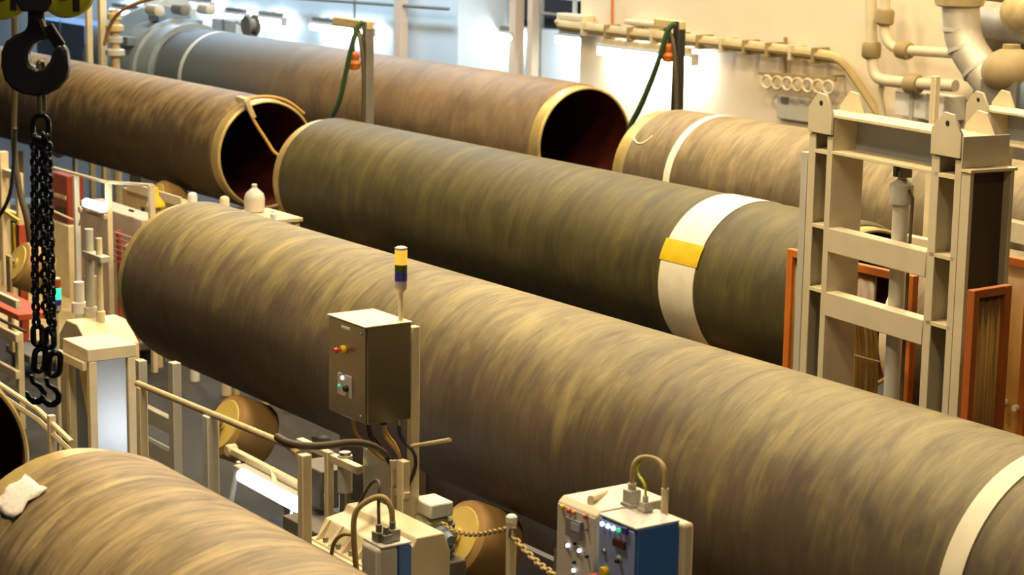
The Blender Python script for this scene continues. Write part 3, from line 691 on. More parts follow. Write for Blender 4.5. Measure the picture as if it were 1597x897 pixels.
for u, v, d, tw in ((54, 564, 0.01, .5), (78, 570, .0, .1)):
    MB().link(hk(u, v, d), UP + RH * .1, RH * math.cos(tw) + FH * math.sin(tw), 48 * S, 28 * S, 5.2 * S).build('coupling_link', CHAINM, t)
for u, v, fl, d in ((48, 592, 1, .03), (74, 594, 1, 0)):
    sh = [(6, -2), (4, 8), (-8, 14), (-15, 26), (-14, 38), (-4, 46), (8, 46), (17, 38), (20, 24), (14, 26), (9, 34), (2, 37), (-5, 33), (-6, 26), (0, 18), (10, 12), (13, -2)]
    MB().prism([hk(u + x * (fl * -1 if fl > 0 else 1), v + y, d - .014) for x, y in sh], FH * .028).build('sling_hook', CHAINM, t, bevel=.006)

# ------------------------------------------------------------------ things at the left, beyond the end of the middle pipe
rag = MB(); gx = []
c0 = on_pipe(30, 776, *PF, .70)
ang0 = math.atan2(c0.y - PF[0], c0.z - PF[1])
for i in range(9):
    for j in range(7):
        a = ang0 + (i - 4) * .037 + .006 * math.sin(j * 1.3); x = c0.x + (j - 3) * .045 + .01 * math.sin(i * 1.1)
        R = .7035 + .006 * (1 + math.sin(i * 1.7 + j * 2.3))
        gx.append((x, PF[0] + R * math.sin(a), PF[1] + R * math.cos(a)))
rag.add(gx, [(i * 7 + j, i * 7 + j + 1, i * 7 + j + 8, i * 7 + j + 7) for i in range(8) for j in range(6)])
o = rag.build('rag', RAG); sm = o.modifiers.new('s', 'SOLIDIFY'); sm.thickness = .004; sm.offset = 1
tag(o, 'white rag lying on the near tan pipe close to its end', 'rag')

def post_rail(label, name, y, rail, posts, m, r=.02, w=.05, extra=()):
    P = [at(u, v, y=y) for u, v in rail]
    t = thing(name, label, 'railing', (P[0].x, y, 0))
    MB().tube(P, r, 10).build('top_rail', m, t)
    for u, v, *mm in posts:
        q = at(u, v, y=y); MB().bar((q.x, y, 0), (q.x, y, q.z), w, w, (0, 1, 0)).build('rail_post', mm[0] if mm else m, t, bevel=.005)
    for a, b in extra: MB().tube([at(*a, y=y), at(*b, y=y)], r * .8, 8).build('mid_rail', m, t)
    return t
post_rail('white railing with a bright lit post behind the chain sling', 'railing', 9.3, [(84, 262), (165, 284), (238, 289)], [(118, 273, WHITE), (169, 285), (236, 289)], CREAM, .018, .06, [((80, 328), (118, 345))])
pa, pb = at(131, 328, y=9.23), at(163, 338, y=9.23)
tube_lamp('small tilted tube lamp glowing on the white railing behind the chain', pa, pb, (at(131, 315, y=9.13) - pa), CREAM, TUBEM, at(122, 350, y=9.25) - pa, watt=6)

yj = 7.75; t = thing('hydraulic_jack', 'cream pedestal with grey hydraulic cylinders left of the middle pipe end', 'hydraulic jack', at(150, 530, y=yj) * 1)
q = at(150, 525, y=yj); zb_ = q.z
MB().prism([(q.x - .35, yj - .25, 0), (q.x - .30, yj - .25, zb_), (q.x - .12, yj - .25, zb_ + .17), (q.x + .14, yj - .25, zb_ + .17), (q.x + .42, yj - .25, zb_), (q.x + .46, yj - .25, 0)], V((0, .5, 0))).build('base', CREAM, t, bevel=.012)
for u, v0, v1, r, m in ((141, 470, 358, .042, GREYP), (156, 452, 372, .03, CREAM), (124, 480, 440, .05, WHITE)):
    c = at(u, v0, y=yj); MB().lathe((c.x, yj, zb_ + .165), (0, 0, 1), [(0, r * 1.5), (.1, r * 1.5), (.11, r), (at(u, v1, y=yj).z - zb_ - .165, r)], 20).build('cylinder', m, t)
c1_, c2_ = at(136, 395, y=yj), at(161, 396, y=yj); MB().box(c1_.x, c2_.x + .05, yj - .05, yj + .05, c1_.z - .03, c1_.z + .03).build('clamp_bar', GREYP, t, bevel=.006)
t.location.z = 0
for ch in t.children:
    for v in ch.data.vertices: v.co.z += at(150, 530, y=yj).z
q = at(90, 540, y=6.7)
beacon('signal beacon with a glowing green lens beside the chain sling', (q.x, q.y, 0), at(90, 488, y=6.7).z, .04, [('blue_lens', LENS_B, .05), ('green_lens', LAMP_GON, .10), ('red_lens', RUST, .07)])

def cabinet(name, label, cat, u0, v0, u1, v1, y, dep, m, parts=(), zb=None):
    a, b = at(u0, v0, y=y), at(u1, v1, y=y)
    t = thing(name, label, cat, ((a.x + b.x) / 2, y + dep / 2, 0))
    MB().box(a.x, b.x, y, y + dep, 0 if zb is None else zb, a.z).build('body', m, t, bevel=.012)
    for nm, p0, p1, mm in parts: plate(nm, *p0, *p1, y, mm, t, .02)
    return t
z_ = at(90, 345, y=10.0).z
t = cabinet('power_unit', 'dark red power unit on a cream plinth behind the chain, beige stripe across it', 'power unit', 80, 268, 106, 345, 10.0, .22, REDD, [('stripe_plate', (84, 300), (104, 312), CREAMD), ('grille', (88, 320), (102, 340), BLACKR)], zb=z_)
a, b = at(80, 345, y=10.0), at(106, 345, y=10.0)
MB().box(a.x - .1, b.x + .1, 9.96, 10.26, 0, z_ - .001).build('plinth', CREAM, t, bevel=.01)
cabinet('panel_cabinet', 'pinkish grey cabinet between the railing and the middle pipe end', 'cabinet', 124, 312, 222, 372, 9.7, .3, PINKP, [('handle', (203, 326), (209, 331), BLACKR), ('handle', (222, 322), (226, 330), BLACKR)])
t = thing('slatted_guard', 'red slatted guard left of the middle pipe end', 'guard', at(186, 405, y=9.0) * V((1, 1, 0)).length if False else (at(186, 405, y=9.0).x, 9.0, 0))
for k in range(6):
    a, b = at(176, 362 + k * 9, y=9.0), at(197, 367 + k * 9, y=9.0); MB().box(a.x, b.x + .1, 9.0, 9.04, b.z - .01, a.z).build('slat', REDD, t, bevel=.003)
a = at(176, 360, y=9.0); b = at(197, 360, y=9.0)
for x in (a.x + .015, b.x + .08): MB().box(x - .02, x + .02, 9.041, 9.08, 0, a.z).build('slat_post', RUST, t)
# yellow drip funnel, bollards and plastic jug behind the middle pipe
q = at(243, 322, y=9.45)
t = thing('funnel', 'bright yellow funnel stand behind the end of the middle pipe', 'funnel', (q.x, q.y, 0))
MB().lathe((q.x, q.y, q.z), (0, 0, 1), [(0, .10), (.03, .10), (.12, .035), (.2, .03)], 20).build('cone', YELLOW, t)
MB().cyl((q.x, q.y, 0), (q.x, q.y, q.z), .05).build('stand', CREAMD, t)
for u, v, l in ((300, 300, 'short white bollard under the tan pipe, left of the plastic jug'), (350, 306, 'short cream bollard beside the plastic jug under the open pipe mouth')):
    q = at(u, v, y=9.5); tag(MB().lathe((q.x, q.y, 0), (0, 0, 1), [(0, .05), (q.z - .03, .05), (q.z - .01, .04), (q.z, .02), (q.z + .001, 0)], 16).build('bollard', WHITE if u < 320 else CREAM), l, 'bollard')
a, b = at(370, 312, y=9.6), at(424, 330, y=9.6)
tb_ = thing('side_table', 'low cream table holding the plastic jug behind the middle pipe', 'table', ((a.x + b.x) / 2, 9.7, 0))
zt = at(395, 330, y=9.7).z
MB().box(a.x, b.x, 9.5, 9.95, zt - .04, zt).build('tabletop', CREAMD, tb_, bevel=.005)
for x in (a.x + .05, b.x - .05):
    for y in (9.54, 9.9): MB().box(x - .025, x + .025, y - .025, y + .025, 0, zt - .04).build('leg', CREAMD, tb_)
q = at(397, 330, y=9.7); 
tag(MB().lathe((q.x, q.y, zt + .001), (0, 0, 1), [(0, .085), (.01, .10), (.14, .105), (.19, .09), (.235, .04), (.245, .028), (.28, .028), (.285, .02), (.286, 0)], 24).build('plastic_jug', PLASTIC), 'cloudy plastic jug standing before the dark open pipe mouth', 'jug')
q = at(426, 333, y=9.62); tag(MB().lathe((q.x, q.y, zt + .001), (0, 0, 1), [(0, .03), (.06, .03), (.075, .018), (.09, .018), (.091, 0)], 16).build('bottle', WHITE), 'small white bottle on the low table beside the plastic jug', 'bottle')

# racks, rails and orange bits at the left edge
q = at(33, 350, y=8.6)
t = thing('orange_stand', 'orange upright with a yellow edge strip left of the chain sling', 'stand', (q.x, 8.6, 0))
MB().bar((q.x, 8.6, 0), (q.x, 8.6, q.z), .09, .09, (0, 1, 0)).build('upright', RUST, t, bevel=.006)
a = at(25, 345, y=8.58); MB().bar((a.x, 8.55, q.z - .45), (a.x, 8.55, q.z), .05, .02, (0, 1, 0)).build('edge_strip', YELLOW, t)
a, b = at(8, 330, y=8.55), at(30, 345, y=8.55); MB().bar(a, b, .03, .03).build('brace', YELLOW, t)
t = thing('cream_rack', 'cream steel rack with orange shelf boards at the left edge behind the chain', 'rack', (at(30, 600, y=7.2).x, 7.2, 0))
for u in (-40, 28):
    q = at(u, 470, y=7.2); MB().bar((q.x, 7.2, 0), (q.x, 7.2, q.z - .3 if u > 0 else q.z), .08, .06, (0, 1, 0)).build('upright', CREAM, t, bevel=.006)
for v, m in ((470, CREAM), (523, CREAM), (580, CREAM)):
    a, b = at(-40, v, y=7.18), at(34, v + 3, y=7.18); MB().box(a.x, b.x, 7.12, 7.165, b.z - .05, b.z + .03).build('shelf_rail', m, t, bevel=.005)
a, b = at(-30, 488, y=7.3), at(36, 500, y=7.3); MB().box(a.x, b.x, 7.25, 7.6, b.z, b.z + .06).build('shelf_board', RUST, t, bevel=.006)
tag(MB().tube([at(-20, 488, y=7.0), at(40, 518, y=7.0)], .016, 8).build('rod', HOSED), 'dark slanting rod across the cream rack at the left edge', 'rod')
t = thing('low_rail', 'cream double rail sloping down to the steel panel pedestal at the left edge', 'railing', (at(60, 650, y=5.0).x, 5.0, 0))
for dv in (0, 16):
    MB().tube([at(-30, 580 + dv, y=5.0), at(60, 640 + dv, y=5.0), at(112, 690 + dv, y=5.0)], .018, 8).build('rail', CREAM, t)
for u, v in ((-10, 590), (80, 652)):
    q = at(u, v, y=5.0); MB().bar((q.x, 5.0, 0), (q.x, 5.0, q.z + .02), .045, .045, (0, 1, 0)).build('rail_post', CREAM, t, bevel=.004)

# hoses hanging at the far left
tag(hose('hose', [at(22, -30, y=8.3), at(24, 120, y=8.3), at(20, 220, y=8.3), at(30, 300, y=8.3), at(44, 345, y=8.35), at(50, 420, y=8.4)], .034, HOSED), 'thick brown hose hanging down left of the chain sling', 'hose')
tag(hose('hose', [at(24, 200, y=8.1), at(20, 290, y=8.1), at(8, 325, y=8.1), at(-12, 350, y=8.1)], .022, BLACKR), 'thin black hose curving out of the left edge', 'hose')

# cable clamped over the mouth of the tan pipe
q = V((-22.74, *PB)); 
def rim(deg, R, dx=0.0): a = math.radians(deg); return V((-22.75 + dx, PB[0] + R * math.sin(a), PB[1] + R * math.cos(a)))
t = thing('clamped_cable', 'ochre cable clamped over the rim of the tan open pipe', 'cable', rim(-25, .7))
hose('cable', [rim(48, .715, -.03), rim(25, .722, -.02), rim(0, .73, -.03), rim(-22, .735, -.1), rim(-26, .72, .04), rim(-28, .45, .10), rim(-22, .2, .14), rim(10, .02, .2), rim(95, .15, .24), rim(95, .38, .4)], .02, OCHRE, t, 3)
MB().bar(rim(-24, .76, -.16), rim(-24, .74, .06), .09, .07).build('clamp_jaw', CREAMD, t, bevel=.008)
MB().bar(rim(-24, .76, .04), rim(-25, .52, .07), .09, .06).build('clamp_body', CREAMD, t, bevel=.01)

# ------------------------------------------------------------------ upper left: posts, machines, clamp on the far pipe end
for u, w, l in ((139, 9, 'cream upright post at the top left, left one of the pair'), (160, 11, 'cream upright post at the top left, nearer the ochre hose')):
    q = at(u, 60, y=13.25); ww = w / ppm(q); tag(MB().bar((q.x, q.y, 0), (q.x, q.y, 5.2), ww, ww, (0, 1, 0)).build('upright_post', CREAM, bevel=.008), l, 'post', 'cream posts at the top left')
tag(hose('hose', [at(163, 70, y=13.02), at(170, 40, y=13.02), at(186, 18, y=13.02), at(215, 4, y=13.02), at(260, -8, y=13.02)], .03, OCHRE), 'ochre hose bowing over from the cream posts', 'hose')
cabinet('blue_locker', 'blue grey locker at the top left beside the crane hook', 'locker', 56, 28, 133, 95, 17.0, .8, mat('locker_blue', rgb(104, 132, 170), .5, var=.15), [('door_edge', (94, 30), (96, 95), GREYD)])
xc = XA; t = thing('pipe_clamp', 'grey collar clamp on the far left end of the long brown pipe', 'pipe clamp', (xc - 1, 14.63, 0))
MB().lathe((xc - .005, *PA), (-1, 0, 0), [(0, .70), (0, .79), (.45, .79), (.47, .84), (.62, .84), (.64, .78), (2.6, .78), (2.62, .70)], 48, closed=True).build('collar', COLLAR, t)
for k in range(8):
    a = k * PI / 4 + .2; c = V((xc - .95, PA[0] + .86 * math.cos(a), PA[1] + .86 * math.sin(a)))
    MB().box(c.x - .2, c.x + .2, c.y - .07, c.y + .07, c.z - .07, c.z + .07).build('lug', BLUEG, t, bevel=.01)
MB().lathe((xc - 1.35, *PA), (-1, 0, 0), [(0, .78), (0, 1.0), (.12, 1.0), (.12, .78)], 48, closed=True).build('flange', BLUEG, t)
MB().box(xc - 1.45, xc - 1.0, 14.2, 15.0, 0, PA[1] - .79).build('stand', GREYD, t)
for k in range(3):
    c = V((xc - .55 - .0, PA[0] + .5 - .45 * k, PA[1] + .98)); MB().lathe(c, (1, 0, 0), [(-.2, .06), (-.18, .09), (.18, .09), (.2, .05)], 14).build('clamp_cylinder', GREYD if k % 2 else GREYP, t)
q = at(262, 28, y=16.6); t = thing('winch', 'grey winch drum among the machines at the top left', 'winch', (q.x, 16.6, 0))
MB().lathe((q.x - .3, 16.6, q.z), (1, 0, 0), [(0, .42), (.05, .42), (.06, .26), (.54, .26), (.55, .42), (.6, .42)], 32).build('drum', GREYP, t)
MB().lathe((q.x + .3, 16.6, q.z), (1, 0, 0), [(0, .14), (.14, .14)], 20).build('hub', PINKP, t)
MB().box(q.x - .4, q.x - .32, 16.4, 16.8, 0, q.z + .1).box(q.x + .45, q.x + .53, 16.4, 16.8, 0, q.z + .1).box(q.x - .4, q.x + .53, 16.4, 16.8, .5, .6).build('frame', BLUEG, t)
cabinet('pump_unit', 'dark blue grey pump unit between the ochre hose and the grey collar clamp', 'pump', 190, 22, 232, 75, 17.2, .6, BLUEG, [('gauge_plate', (196, 30), (210, 44), GREYP), ('grille', (214, 34), (228, 62), BLACKR)])
t = thing('valve_tree', 'knobbly tan valve stack to the right of the cream posts', 'valve', (at(180, 50, y=13.3).x, 13.3, 0))
q = at(180, 95, y=13.3); MB().cyl((q.x, 13.3, 0), (q.x, 13.3, at(180, 15, y=13.3).z), .07).build('stem', CREAMD, t)
for v, r in ((26, .11), (44, .14), (62, .12), (82, .15)):
    z = at(180, v, y=13.3).z; MB().lathe((q.x, 13.3, z - .06), (0, 0, 1), [(0, r * .7), (.02, r), (.1, r), (.12, r * .7)], 16).build('flange', GREYP if v > 50 else CREAMD, t)
cabinet('far_cabinet', 'pale grey cabinet below the wall lamps left of the first davit', 'cabinet', 330, 28, 368, 60, 19.0, .5, GREYP, [('door_edge', (348, 30), (350, 60), GREYD)])
q = at(391, 40, y=16.4); t = thing('hose_reel', 'small round grey reel above the long brown pipe, far left', 'hose reel', (q.x, 16.4, 0))
MB().lathe((q.x, 16.3, q.z), (0, 1, 0), [(0, .17), (.03, .19), (.05, .12), (.15, .12), (.17, .19), (.2, .17)], 24).build('drum', GREYD, t)
MB().box(q.x - .06, q.x + .06, 16.36, 16.44, 0, q.z - .15).build('stand', BLUEG, t)
tag(hose('cable', [at(369, 34, y=18.85), at(380, 40, y=18), at(386, 52, y=17), at(400, 62, y=16.6)], .03, GREYD), 'grey cable looping from the far cabinet to the small reel', 'cable')

struct(MB().box(-27, -22.0, 8.62, 10.75, .001, .09).build('floor_walkway', CREAMD, bevel=.006))

q = at(4, 236, y=9.6)
t = thing('portal_frame', 'cream portal frame at the left edge behind the thick brown hose', 'frame', (q.x, 9.6, 0))
MB().bar((q.x, 9.6, 0), (q.x, 9.6, q.z), .11, .11, (0, 1, 0)).build('upright', CREAM, t, bevel=.006)
for v in (268, 330):
    z = at(4, v, y=9.6).z; MB().bar((q.x + .056, 9.6, z), (q.x + .5, 9.6, z), .08, .10).build('cross_beam', CREAM, t, bevel=.006)
    MB().bar((q.x - .056, 9.6, z), (q.x - .9, 9.6, z), .08, .10).build('cross_beam', CREAM, t, bevel=.006)
MB().bar((q.x + .54, 9.6, 0), (q.x + .54, 9.6, at(4, 262, y=9.6).z), .08, .08, (0, 1, 0)).build('upright', CREAM, t, bevel=.006)
cabinet('tool_chest', 'low tan chest under the tan pipe behind the yellow funnel', 'chest', 190, 292, 292, 316, 10.5, .25, CREAMD, [('drawer_front', (200, 297), (284, 308), CREAM), ('handle', (236, 300), (250, 304), BLACKR)])
# ------------------------------------------------------------------ lifting gate on the right
def gate(label, O, rot, zs, span, ztop, full=True):
    gu = V((math.cos(rot), math.sin(rot), 0)); gw = V((-math.sin(rot), math.cos(rot), 0)); O = V(O)
    def G(s, t_, z): return O + gu * s + gw * t_ + V((0, 0, z))
    def bx(b, s0, s1, t0, t1, z0, z1):
        mt = Matrix((gu, gw, UP)).transposed().to_4x4(); mt.translation = G((s0 + s1) / 2, (t0 + t1) / 2, (z0 + z1) / 2)
        return b.boxm(mt, abs(s1 - s0), abs(t1 - t0), abs(z1 - z0))
    t = thing('lifting_gate', label, 'gate', O, 'lifting gates')
    D = .26
    for sa, sb in ((-.27, 0), (span, span + .29)):
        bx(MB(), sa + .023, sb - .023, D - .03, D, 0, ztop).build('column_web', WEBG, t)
        b = MB(); bx(b, sa, sa + .022, 0, D, 0, ztop); bx(b, sb - .022, sb, 0, D, 0, ztop)
        bx(b, sa, sa + .075, -.014, 0, 0, ztop - .13); bx(b, sb - .06, sb, -.014, 0, 0, ztop - .13)
        b.build('column', GATEP, t, bevel=.004)
        for z in [ztop - .24] + zs:
            bx(MB(), sa + .024, sb - .024, -.014, D - .032, z - .02, z + .004).build('stiffener', CREAM, t)
        for tt in (-.03, D - .02):
            c = (sa + sb) / 2; h = (sb - sa) / 2
            pl_ = [G(s, tt, z) for s, z in ((sa, ztop - .12), (sb, ztop - .12), (sb, ztop + .03), (c + .06, ztop + .15), (c - .03, ztop + .16), (sa, ztop + .05))]
            lg = MB().prism(pl_, gw * .022).build('lug_plate', GATEP, t, bevel=.003)
            if tt < 0:
                MB().cyl(G(c + .01, tt - .002, ztop + .09), G(c + .01, tt + .004, ztop + .09), .018).build('pin_hole', BLACKR, lg)
        bx(MB(), sa - .005, sb + .005, -.006, D, ztop + .0, ztop + .02).build('cap_plate', CREAM, t)
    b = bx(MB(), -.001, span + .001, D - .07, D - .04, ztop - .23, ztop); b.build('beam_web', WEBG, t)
    bx(MB(), .0, span, -.014, D, ztop - .0, ztop + .022).build('beam_flange', CREAM, t, bevel=.003)
    bx(MB(), .0, span, -.014, D, ztop - .25, ztop - .228).build('beam_flange', CREAM, t, bevel=.003)
    for z in zs: bx(MB(), .0, span, -.02, .09, z - .17, z).build('cross_beam', GATEP, t, bevel=.006)
    if full:
        bx(MB(), -.40, -.33, .02, .10, 0, ztop - .28).build('guide_rail', GREYP, t, bevel=.004)
        bx(MB(), -.335, -.272, .05, .08, 0, ztop - .4).build('guide_spacer', CREAMD, t)
    # head box and I-section on the outer side of the far column
    e = span + .292
    bx(MB(), e, e + .012, -.02, D + .10, ztop - .18, ztop + .02).build('head_plate', GATEP, t, bevel=.003)
    for tt in (-.01, D + .06):
        bx(MB(), e + .001, e + .085, tt, tt + .03, 0, ztop - .2).build('guide_flange', GATEP, t, bevel=.003)
    bx(MB(), e + .002, e + .02, .021, D + .059, 0, ztop - .2).build('guide_web', HOSED, t)
    bx(MB(), e, e + .10, -.02, D + .10, ztop - .2, ztop - .182).build('guide_cap', CREAM, t)
    # lift cylinder hanging in the bay
    s0 = span * .56
    MB().cyl(G(s0, .13, 0), G(s0, .13, ztop - .52), .055).build('lift_cylinder', GREYP, t)
    MB().lathe(G(s0, .13, ztop - .52), UP, [(0, .075), (.02, .08), (.13, .08), (.15, .05), (.17, .03), (.22, .03)], 20).build('cylinder_head', GREYP, t)
    bx(MB(), s0 - .05, s0 - .02, .09, .17, ztop - .34, ztop - .25).build('clevis', GREYD, t); bx(MB(), s0 + .02, s0 + .05, .09, .17, ztop - .34, ztop - .25).build('clevis', GREYD, t)
    MB().tube([G(s0 + .08, .13, ztop - .42), G(s0 + .13, .12, ztop - .46), G(s0 + .12, .12, ztop - .9), G(s0 + .12, .12, .3)], .012, 8).build('oil_line', HOSED, t)
    return t
ga = at(1298, 183, y=9.9); gb = at(1295, 355, y=9.9); gc = at(1292, 455, y=9.9)
gd = at(1447, 392, z=gb.z); ge = at(1445, 500, z=gc.z)
ROT = (math.atan2(gd.y - gb.y, gd.x - gb.x) + math.atan2(ge.y - gc.y, ge.x - gc.x)) / 2
gate('tall cream lifting gate in front of the right end of the dark olive pipe', (gb.x, 9.9, 0), ROT, [gb.z, gc.z], ((gd - gb).length + (ge - gc).length) / 2, ga.z)
q = at(1545, 175, y=12.85)
gate('second cream lifting gate cut off by the right edge of the picture', (q.x, q.y, 0), ROT, [q.z - .85, q.z - 1.35], 1.06, q.z, False)

# hoses and welding curtains around the gate
t = thing('hose_bundle', 'strapped bundle of tan hoses hanging behind the lifting gate', 'hoses', at(1350, 560, y=10.4))
for k in range(6):
    yy = 10.36 + .02 * (k % 3); du = k * 6.5
    hp = [at(1322 + du * .6, 470 + k * 2, y=yy), at(1330 + du, 492 + k * 3, y=yy), at(1335 + du * .95, 530, y=yy), at(1336 + du * .95, 570, y=yy), at(1336 + du * .9, 700, y=yy)]
    hp[-1].z = .02
    hose('hose', hp, .017, HOSE if k % 2 else OCHRE, t)
a, b = at(1332, 548, y=10.33), at(1374, 570, y=10.33)
MB().box(a.x, b.x, 10.315, 10.335, b.z + .02, a.z - .02).build('hose_strap', HOSE, t, bevel=.004)

def curtain(label, P, W_, ztop, m, fm, bars=(), w=.06, dirv=(1, 0, 0), sheet=1.0):
    d = V(dirv).normalized(); P = V((P[0], P[1], 0)); nrm = V((-d.y, d.x, 0))
    t = thing('welding_curtain', label, 'curtain', P, 'orange framed curtains')
    for s in [0, W_] + [W_ * k for k in bars]:
        MB().bar(P + d * s, P + d * s + V((0, 0, ztop)), w, w, d).build('frame_post', fm, t, bevel=.006)
    for z in (ztop - w / 2, .25):
        MB().bar(P + d * (w / 2) + V((0, 0, z)), P + d * (W_ - w / 2) + V((0, 0, z)), w * .9, w).build('frame_rail', fm, t, bevel=.006)
    if sheet:
        n = 40; vs = []; fs = []
        for i in range(n + 1):
            s = w / 2 + (W_ - w) * sheet * i / n; o_ = .005 * math.sin(i * .5) + .003 * math.sin(i * 1.3)
            for z in (.28, ztop - w): vs.append(P + d * s + nrm * o_ + V((0, 0, z)))
        for i in range(n): fs.append((2 * i, 2 * i + 2, 2 * i + 3, 2 * i + 1))
        o = MB().add(vs, fs).build('curtain_sheet', m, t); sd = o.modifiers.new('s', 'SOLIDIFY'); sd.thickness = .003
    return t
a = at(1236, 388, y=10.55); b = at(1425, 414, y=10.55)
curtain('orange curtain frame behind the lifting gate, its left post beside the dark olive pipe', (a.x, 10.55), b.x - a.x, a.z, BROWNC, ORANGE, sheet=.72)
a = at(1519, 452, y=9.35); curtain('narrow orange framed brown curtain just right of the lifting gate', (a.x, 9.35), .30, a.z, BROWNC, mat('dark_orange_paint', rgb(176, 92, 34), .5, var=.15), dirv=(-.05, 1, 0), w=.055)
a = at(1548, 394, y=10.5); curtain('wide amber curtain in an orange frame at the right edge', (a.x, 10.5), 1.6, a.z, AMBER, ORANGE, bars=(.22, .6))
for u, v in ((1562, 628), (1583, 637)):
    q = at(u, v, y=10.45); tag(MB().cyl((q.x, 10.44, q.z), (q.x, 10.49, q.z), .022).build('clip', BAND), 'small pale clip on the amber curtain, %s of two' % ('left' if u < 1570 else 'right'), 'clip')

# ------------------------------------------------------------------ davits with hose loops
def davit(label, u, vt, y, arm, hoses, blk, m):
    q = at(u, vt, y=y); t = thing('davit', label, 'davit', (q.x, y, 0), 'hose davits between the pipe rows')
    MB().bar((q.x, y, 0), (q.x, y, q.z), .11, .11, (0, 1, 0)).build('post', m, t, bevel=.012)
    MB().box(q.x - .14, q.x + .14, y - .14, y + .14, 0, .03).build('foot_plate', GREYD, t)
    a = at(*arm, y=y); top = V((q.x, y, q.z - .05))
    MB().bar(top + V((.06, 0, 0)), V((a.x, y, top.z + .01)), .10, .10).build('arm', CREAMD, t, bevel=.01)
    MB().bar(top + V((-.26, 0, -.06)), top + V((-.03, 0, -.28)), .05, .03).build('gusset', m, t)
    b = at(blk[0], blk[1], y=y - .1)
    MB().tube([(b.x, b.y, top.z - .03), b + V((0, 0, .1))], .012, 8).build('hanger_cable', HOSED, t)
    MB().lathe(b, (0, 0, 1), [(-.10, .03), (-.09, .07), (-.02, .09), (.02, .06), (.05, .075), (.09, .07), (.12, .03)], 20).build('balancer', ORANGE, t)
    for pts, r, mm in hoses:
        tag(hose('hose', [at(x_, y_, y=yy) for x_, y_, yy in pts], r, mm), 'hose looping down from the %s' % label.split(' ', 1)[1] if False else ('green hose draped from the ' if mm is HOSEG else 'brown hose hanging beside the ') + label.split(',')[0], 'hose')
    return t
davit('left davit in front of the long brown pipe', 574, 33, 12.75, (524, 33), [([(566, 34, 12.6), (558, 40, 12.55), (549, 70, 12.5), (540, 110, 12.5), (530, 160, 12.5), (512, 192, 12.5), (500, 215, 12.55)], .03, HOSEG), ([(553, 42, 12.65), (562, 60, 12.6), (567, 110, 12.62), (566, 195, 12.62)], .02, HOSED)], (552, 96), GREYD)
davit('right davit in front of the bright wall', 1060, 33, 15.5, (1024, 33), [([(1052, 36, 15.35), (1042, 44, 15.3), (1032, 80, 15.3), (1020, 115, 15.3), (1000, 165, 15.3), (980, 200, 15.3), (975, 240, 15.3)], .034, HOSEG), ([(1040, 44, 15.4), (1050, 60, 15.36), (1054, 110, 15.36), (1055, 200, 15.36)], .025, HOSED)], (1043, 84), BLACKR)

# ------------------------------------------------------------------ wall lamps
def wall_lamp(label, u0, v0, u1, y, warm=False):
    a = at(u0, v0, y=y); b = at(u1, v0, y=y); z = a.z
    t = thing('wall_lamp', label, 'wall lamp', (a.x, y, z), 'tube lamps on the far walls')
    MB().cyl((a.x, y, z), (b.x, y, z), .055).build('lamp_tube', TUBEL if y == 19.95 else TUBEW, t)
    MB().box(a.x - .03, b.x + .03, y - .09, y + .09, z + .075, z + .12).build('reflector', GREYP, t, bevel=.01)
    MB().box(a.x + .05, b.x - .1, y - .05, y + .06, z + .12, z + .20).build('ballast_box', CREAMD if warm else GREYD, t, bevel=.008)
    for x in (a.x - .03, b.x + .03): MB().box(x - .012, x + .012, y - .07, y + .07, z - .05, z + .075).build('end_cap', GREYP, t)
    for x in (a.x + .2, b.x - .25): MB().bar((x, y + .06, z + .16), (x, y + .24, z + .18), .03, .03).build('wall_bracket', GREYD, t)
    return t
wall_lamp('glowing wall lamp on the cream wall left of the right davit', 938, 80, 1082, 19.27, warm=True)
wall_lamp('glowing wall lamp behind the left davit', 488, 42, 580, 19.95)
wall_lamp('glowing wall lamp in the bright alcove below the gallery', 735, 52, 802, 21.15)
wall_lamp('short glowing wall lamp in the alcove beside the cream wall corner', 872, 62, 950, 21.15)
wall_lamp('glowing wall lamp above the small grey reel', 404, 32, 442, 19.95)
wall_lamp('glowing wall lamp between the cream posts and the pump unit', 176, 18, 224, 19.95)
wall_lamp('glowing wall lamp above the grey collar clamp', 296, 8, 330, 19.95)
wall_lamp('glowing wall lamp over the far cabinet', 352, 26, 385, 19.95)

# pipe and gallery rail along the left wall
tag(MB().tube([at(300, -14, y=20.0), at(470, -2, y=20.0), at(700, 14, y=20.0)], .03, 8).build('wall_pipe', GREYD), 'thin dark pipe along the top of the pale blue wall', 'pipe')
tag(MB().tube([at(553, -10, y=20.02), at(553, 36, y=20.02)], .022, 8).build('drop_conduit', GREYD), 'thin dark conduit dropping behind the left davit arm', 'conduit')
p0 = at(712, 8, y=21.5); p1 = at(905, 8, y=21.5); zr = p0.z
t = thing('gallery_railing', 'grey railing of the dark gallery above the alcove', 'railing', (p0.x, 21.8, zg))
MB().tube([(XL + .05, 21.8, zg + .55), (XR - .05, 21.8, zg + .55)], .035, 8).build('top_rail', GREYP, t)
MB().tube([(XL + .05, 21.8, zg + .25), (XR - .05, 21.8, zg + .25)], .025, 8).build('mid_rail', GREYP, t)
for k in range(5):
    x = XL + .3 + k * (XR - XL - .6) / 4; MB().bar((x, 21.8, zg - .02), (x, 21.8, zg + .53), .06, .06, (0, 1, 0)).build('rail_post', GREYP, t)
a = at(716, 20, y=21.2); b = at(728, 44, y=21.2)
tag(MB().bar((a.x, 21.1, a.z), (b.x, 21.1, b.z), .1, .12).build('bracket', BLUEG, bevel=.01), 'slanted grey bracket at the left corner of the alcove', 'bracket')

